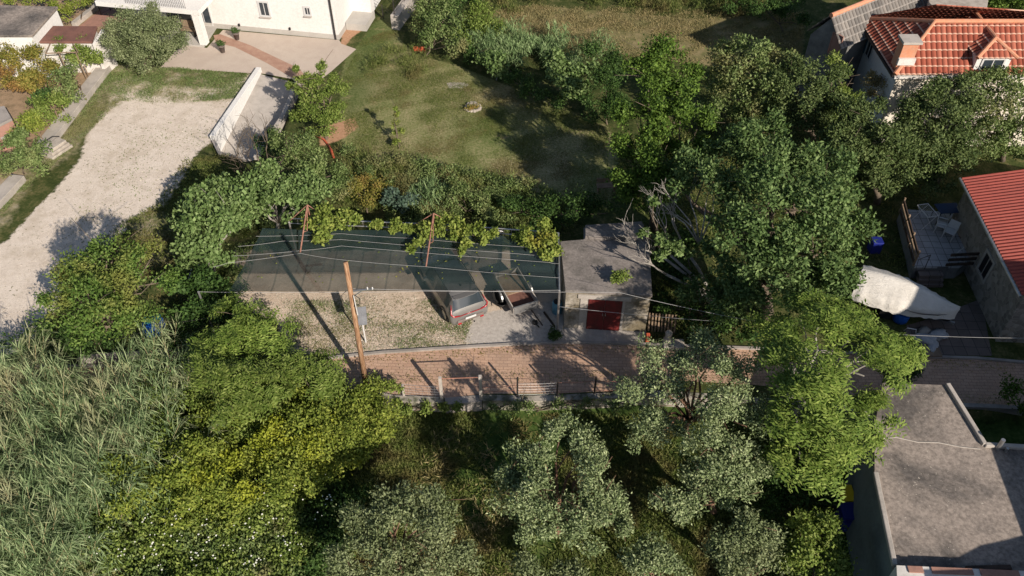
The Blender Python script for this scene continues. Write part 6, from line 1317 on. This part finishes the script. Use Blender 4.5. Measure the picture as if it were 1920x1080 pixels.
def litter(name,label,line,n,sp,z,mat,seed,size=.06):
    r=np.random.default_rng(seed); P=[at(x,y,z) for x,y in line]; t=r.uniform(0,len(P)-1.001,n); i=t.astype(int); f=(t-i)[:,None]; A_=np.array([tuple(p) for p in P])
    B=A_[i]*(1-f)+A_[i+1]*f; B[:,1]+=r.normal(size=n)*sp; B[:,0]+=r.normal(size=n)*.3; B[:,2]=z+r.uniform(.004,.02,n)
    ax=unit(r.normal(size=(n,3))*[1,1,.12]); V=leaves(B,ax,unit(np.array([0,0,1.0])+r.normal(size=(n,3))*.15),size,size*.6); O=B[0].copy(); o=quadmesh(name,V-O,L[mat]); o.location=O; return tag(o,label,'leaf litter',None,'stuff')
litter('leaf_litter','dry leaves scattered along the lower side of the brick path',[(380,730),(620,712),(840,703),(1040,704),(1170,704),(1400,714),(1560,730),(1750,750),(1900,758)],2600,.22,.02,'dry',41)
litter('leaf_litter','small leaves and grit along the kerb side of the brick path',[(400,696),(620,680),(840,662),(1060,651),(1290,658),(1560,670),(1700,676),(1900,688)],1500,.16,.02,'autumn',42)
shrub('wall_weeds','low weeds at the foot of the stone wall right of the gate',(1000,770),[(930,765,.1,12),(960,768,.15,14),(1000,768,.1,12),(1050,765,.15,14),(1100,762,.1,12),(1140,762,.2,14),(1180,758,.2,12)],'hedge','mid',.1,14,.16,bz=LOW)
shrub('wall_weeds','low weeds hanging over the rubble wall left of the gate',(780,768),[(740,762,.1,12),(770,766,.0,11),(800,768,.05,11),(830,770,-.1,10),(862,772,-.2,12)],'bright','mid',.1,14,.16,bz=LOW)

stuff('leafy_weeds','mid green leafy weeds showing between the canes near the bottom left corner','ground cover',fill([(-60,820),(150,860),(260,900),(220,1000),(180,1110),(-60,1110)],34,(.4,.7),LOW+.3,51,1.0),'hedge','mid',.12,18,.28)
stuff('leafy_weeds','bright green climbers along the right edge of the cane thicket','ground cover',fill([(300,740),(370,760),(360,860),(280,900),(240,880)],16,(.4,.6),LOW+.9,52,1.0),'bright','mid',.12,18,.28)
stuff('leafy_weeds','dark green weeds in the gaps of the cane thicket at the left edge','ground cover',fill([(-60,700),(60,690),(260,760),(200,860),(-60,830)],22,(.35,.6),LOW+.2,53,.8),'dark','mid',.12,18,.28)
def flats(name,label,cat,poly,n,z,mat,seed,size,gate=.0,up=.15):
    r=np.random.default_rng(seed); P=pxpoly(poly,z); pl=[(p.x,p.y) for p in P]; X0,X1=min(p[0] for p in pl),max(p[0] for p in pl);Y0,Y1=min(p[1] for p in pl),max(p[1] for p in pl); B=[]
    while len(B)<n:
        x,y=r.uniform(X0,X1,4000),r.uniform(Y0,Y1,4000); ok=inpoly(x,y,pl)&(n2(x,y,1.1,seed)+r.normal(size=4000)*.4>gate); B+=list(zip(x[ok],y[ok]))
    B=np.array(B[:n]); B=np.concatenate([B,np.full((n,1),z)+r.uniform(.006,.02,(n,1))],1); ax=unit(r.normal(size=(n,3))*[1,1,.12]); V=leaves(B,ax,unit(np.array([0,0,1.0])+r.normal(size=(n,3))*up),size*r.uniform(.5,1.3,n),size*.7); O=B[0].copy(); o=quadmesh(name,V-O,L[mat]); o.location=O; return tag(o,label,cat,None,'stuff')
L['pebble']=leafmat('pebbles',(.30,.25,.20),(.50,.44,.37),(.68,.62,.55),0.0)
LOT=[(450,550),(1050,560),(1056,636),(900,648),(620,664),(545,655),(520,600)]
flats('pebbles','pale and brown pebbles strewn over the sunny gravel lot','pebbles',[(450,550),(900,555),(880,620),(900,648),(620,664),(545,655),(520,600)],6500,.004,'pebble',61,.055,-.1,.4)
flats('leaf_litter','dark fallen leaves speckled over the gravel driveway','leaf litter',[(240,200),(440,170),(395,265),(340,330),(230,420),(120,470),(150,330)],900,.004,'hedge',62,.08,.25)
flats('pebbles','loose stones along the middle of the gravel driveway','pebbles',[(240,180),(440,170),(395,265),(340,330),(230,420),(60,600),(0,640),(0,520),(130,360)],4000,.004,'pebble',63,.05,.0,.4)
flats('leaf_litter','fallen leaves lying on the shade net','leaf litter',[(520,450),(1030,455),(1030,530),(460,535)],90,2.56,'vine',64,.10,-1)
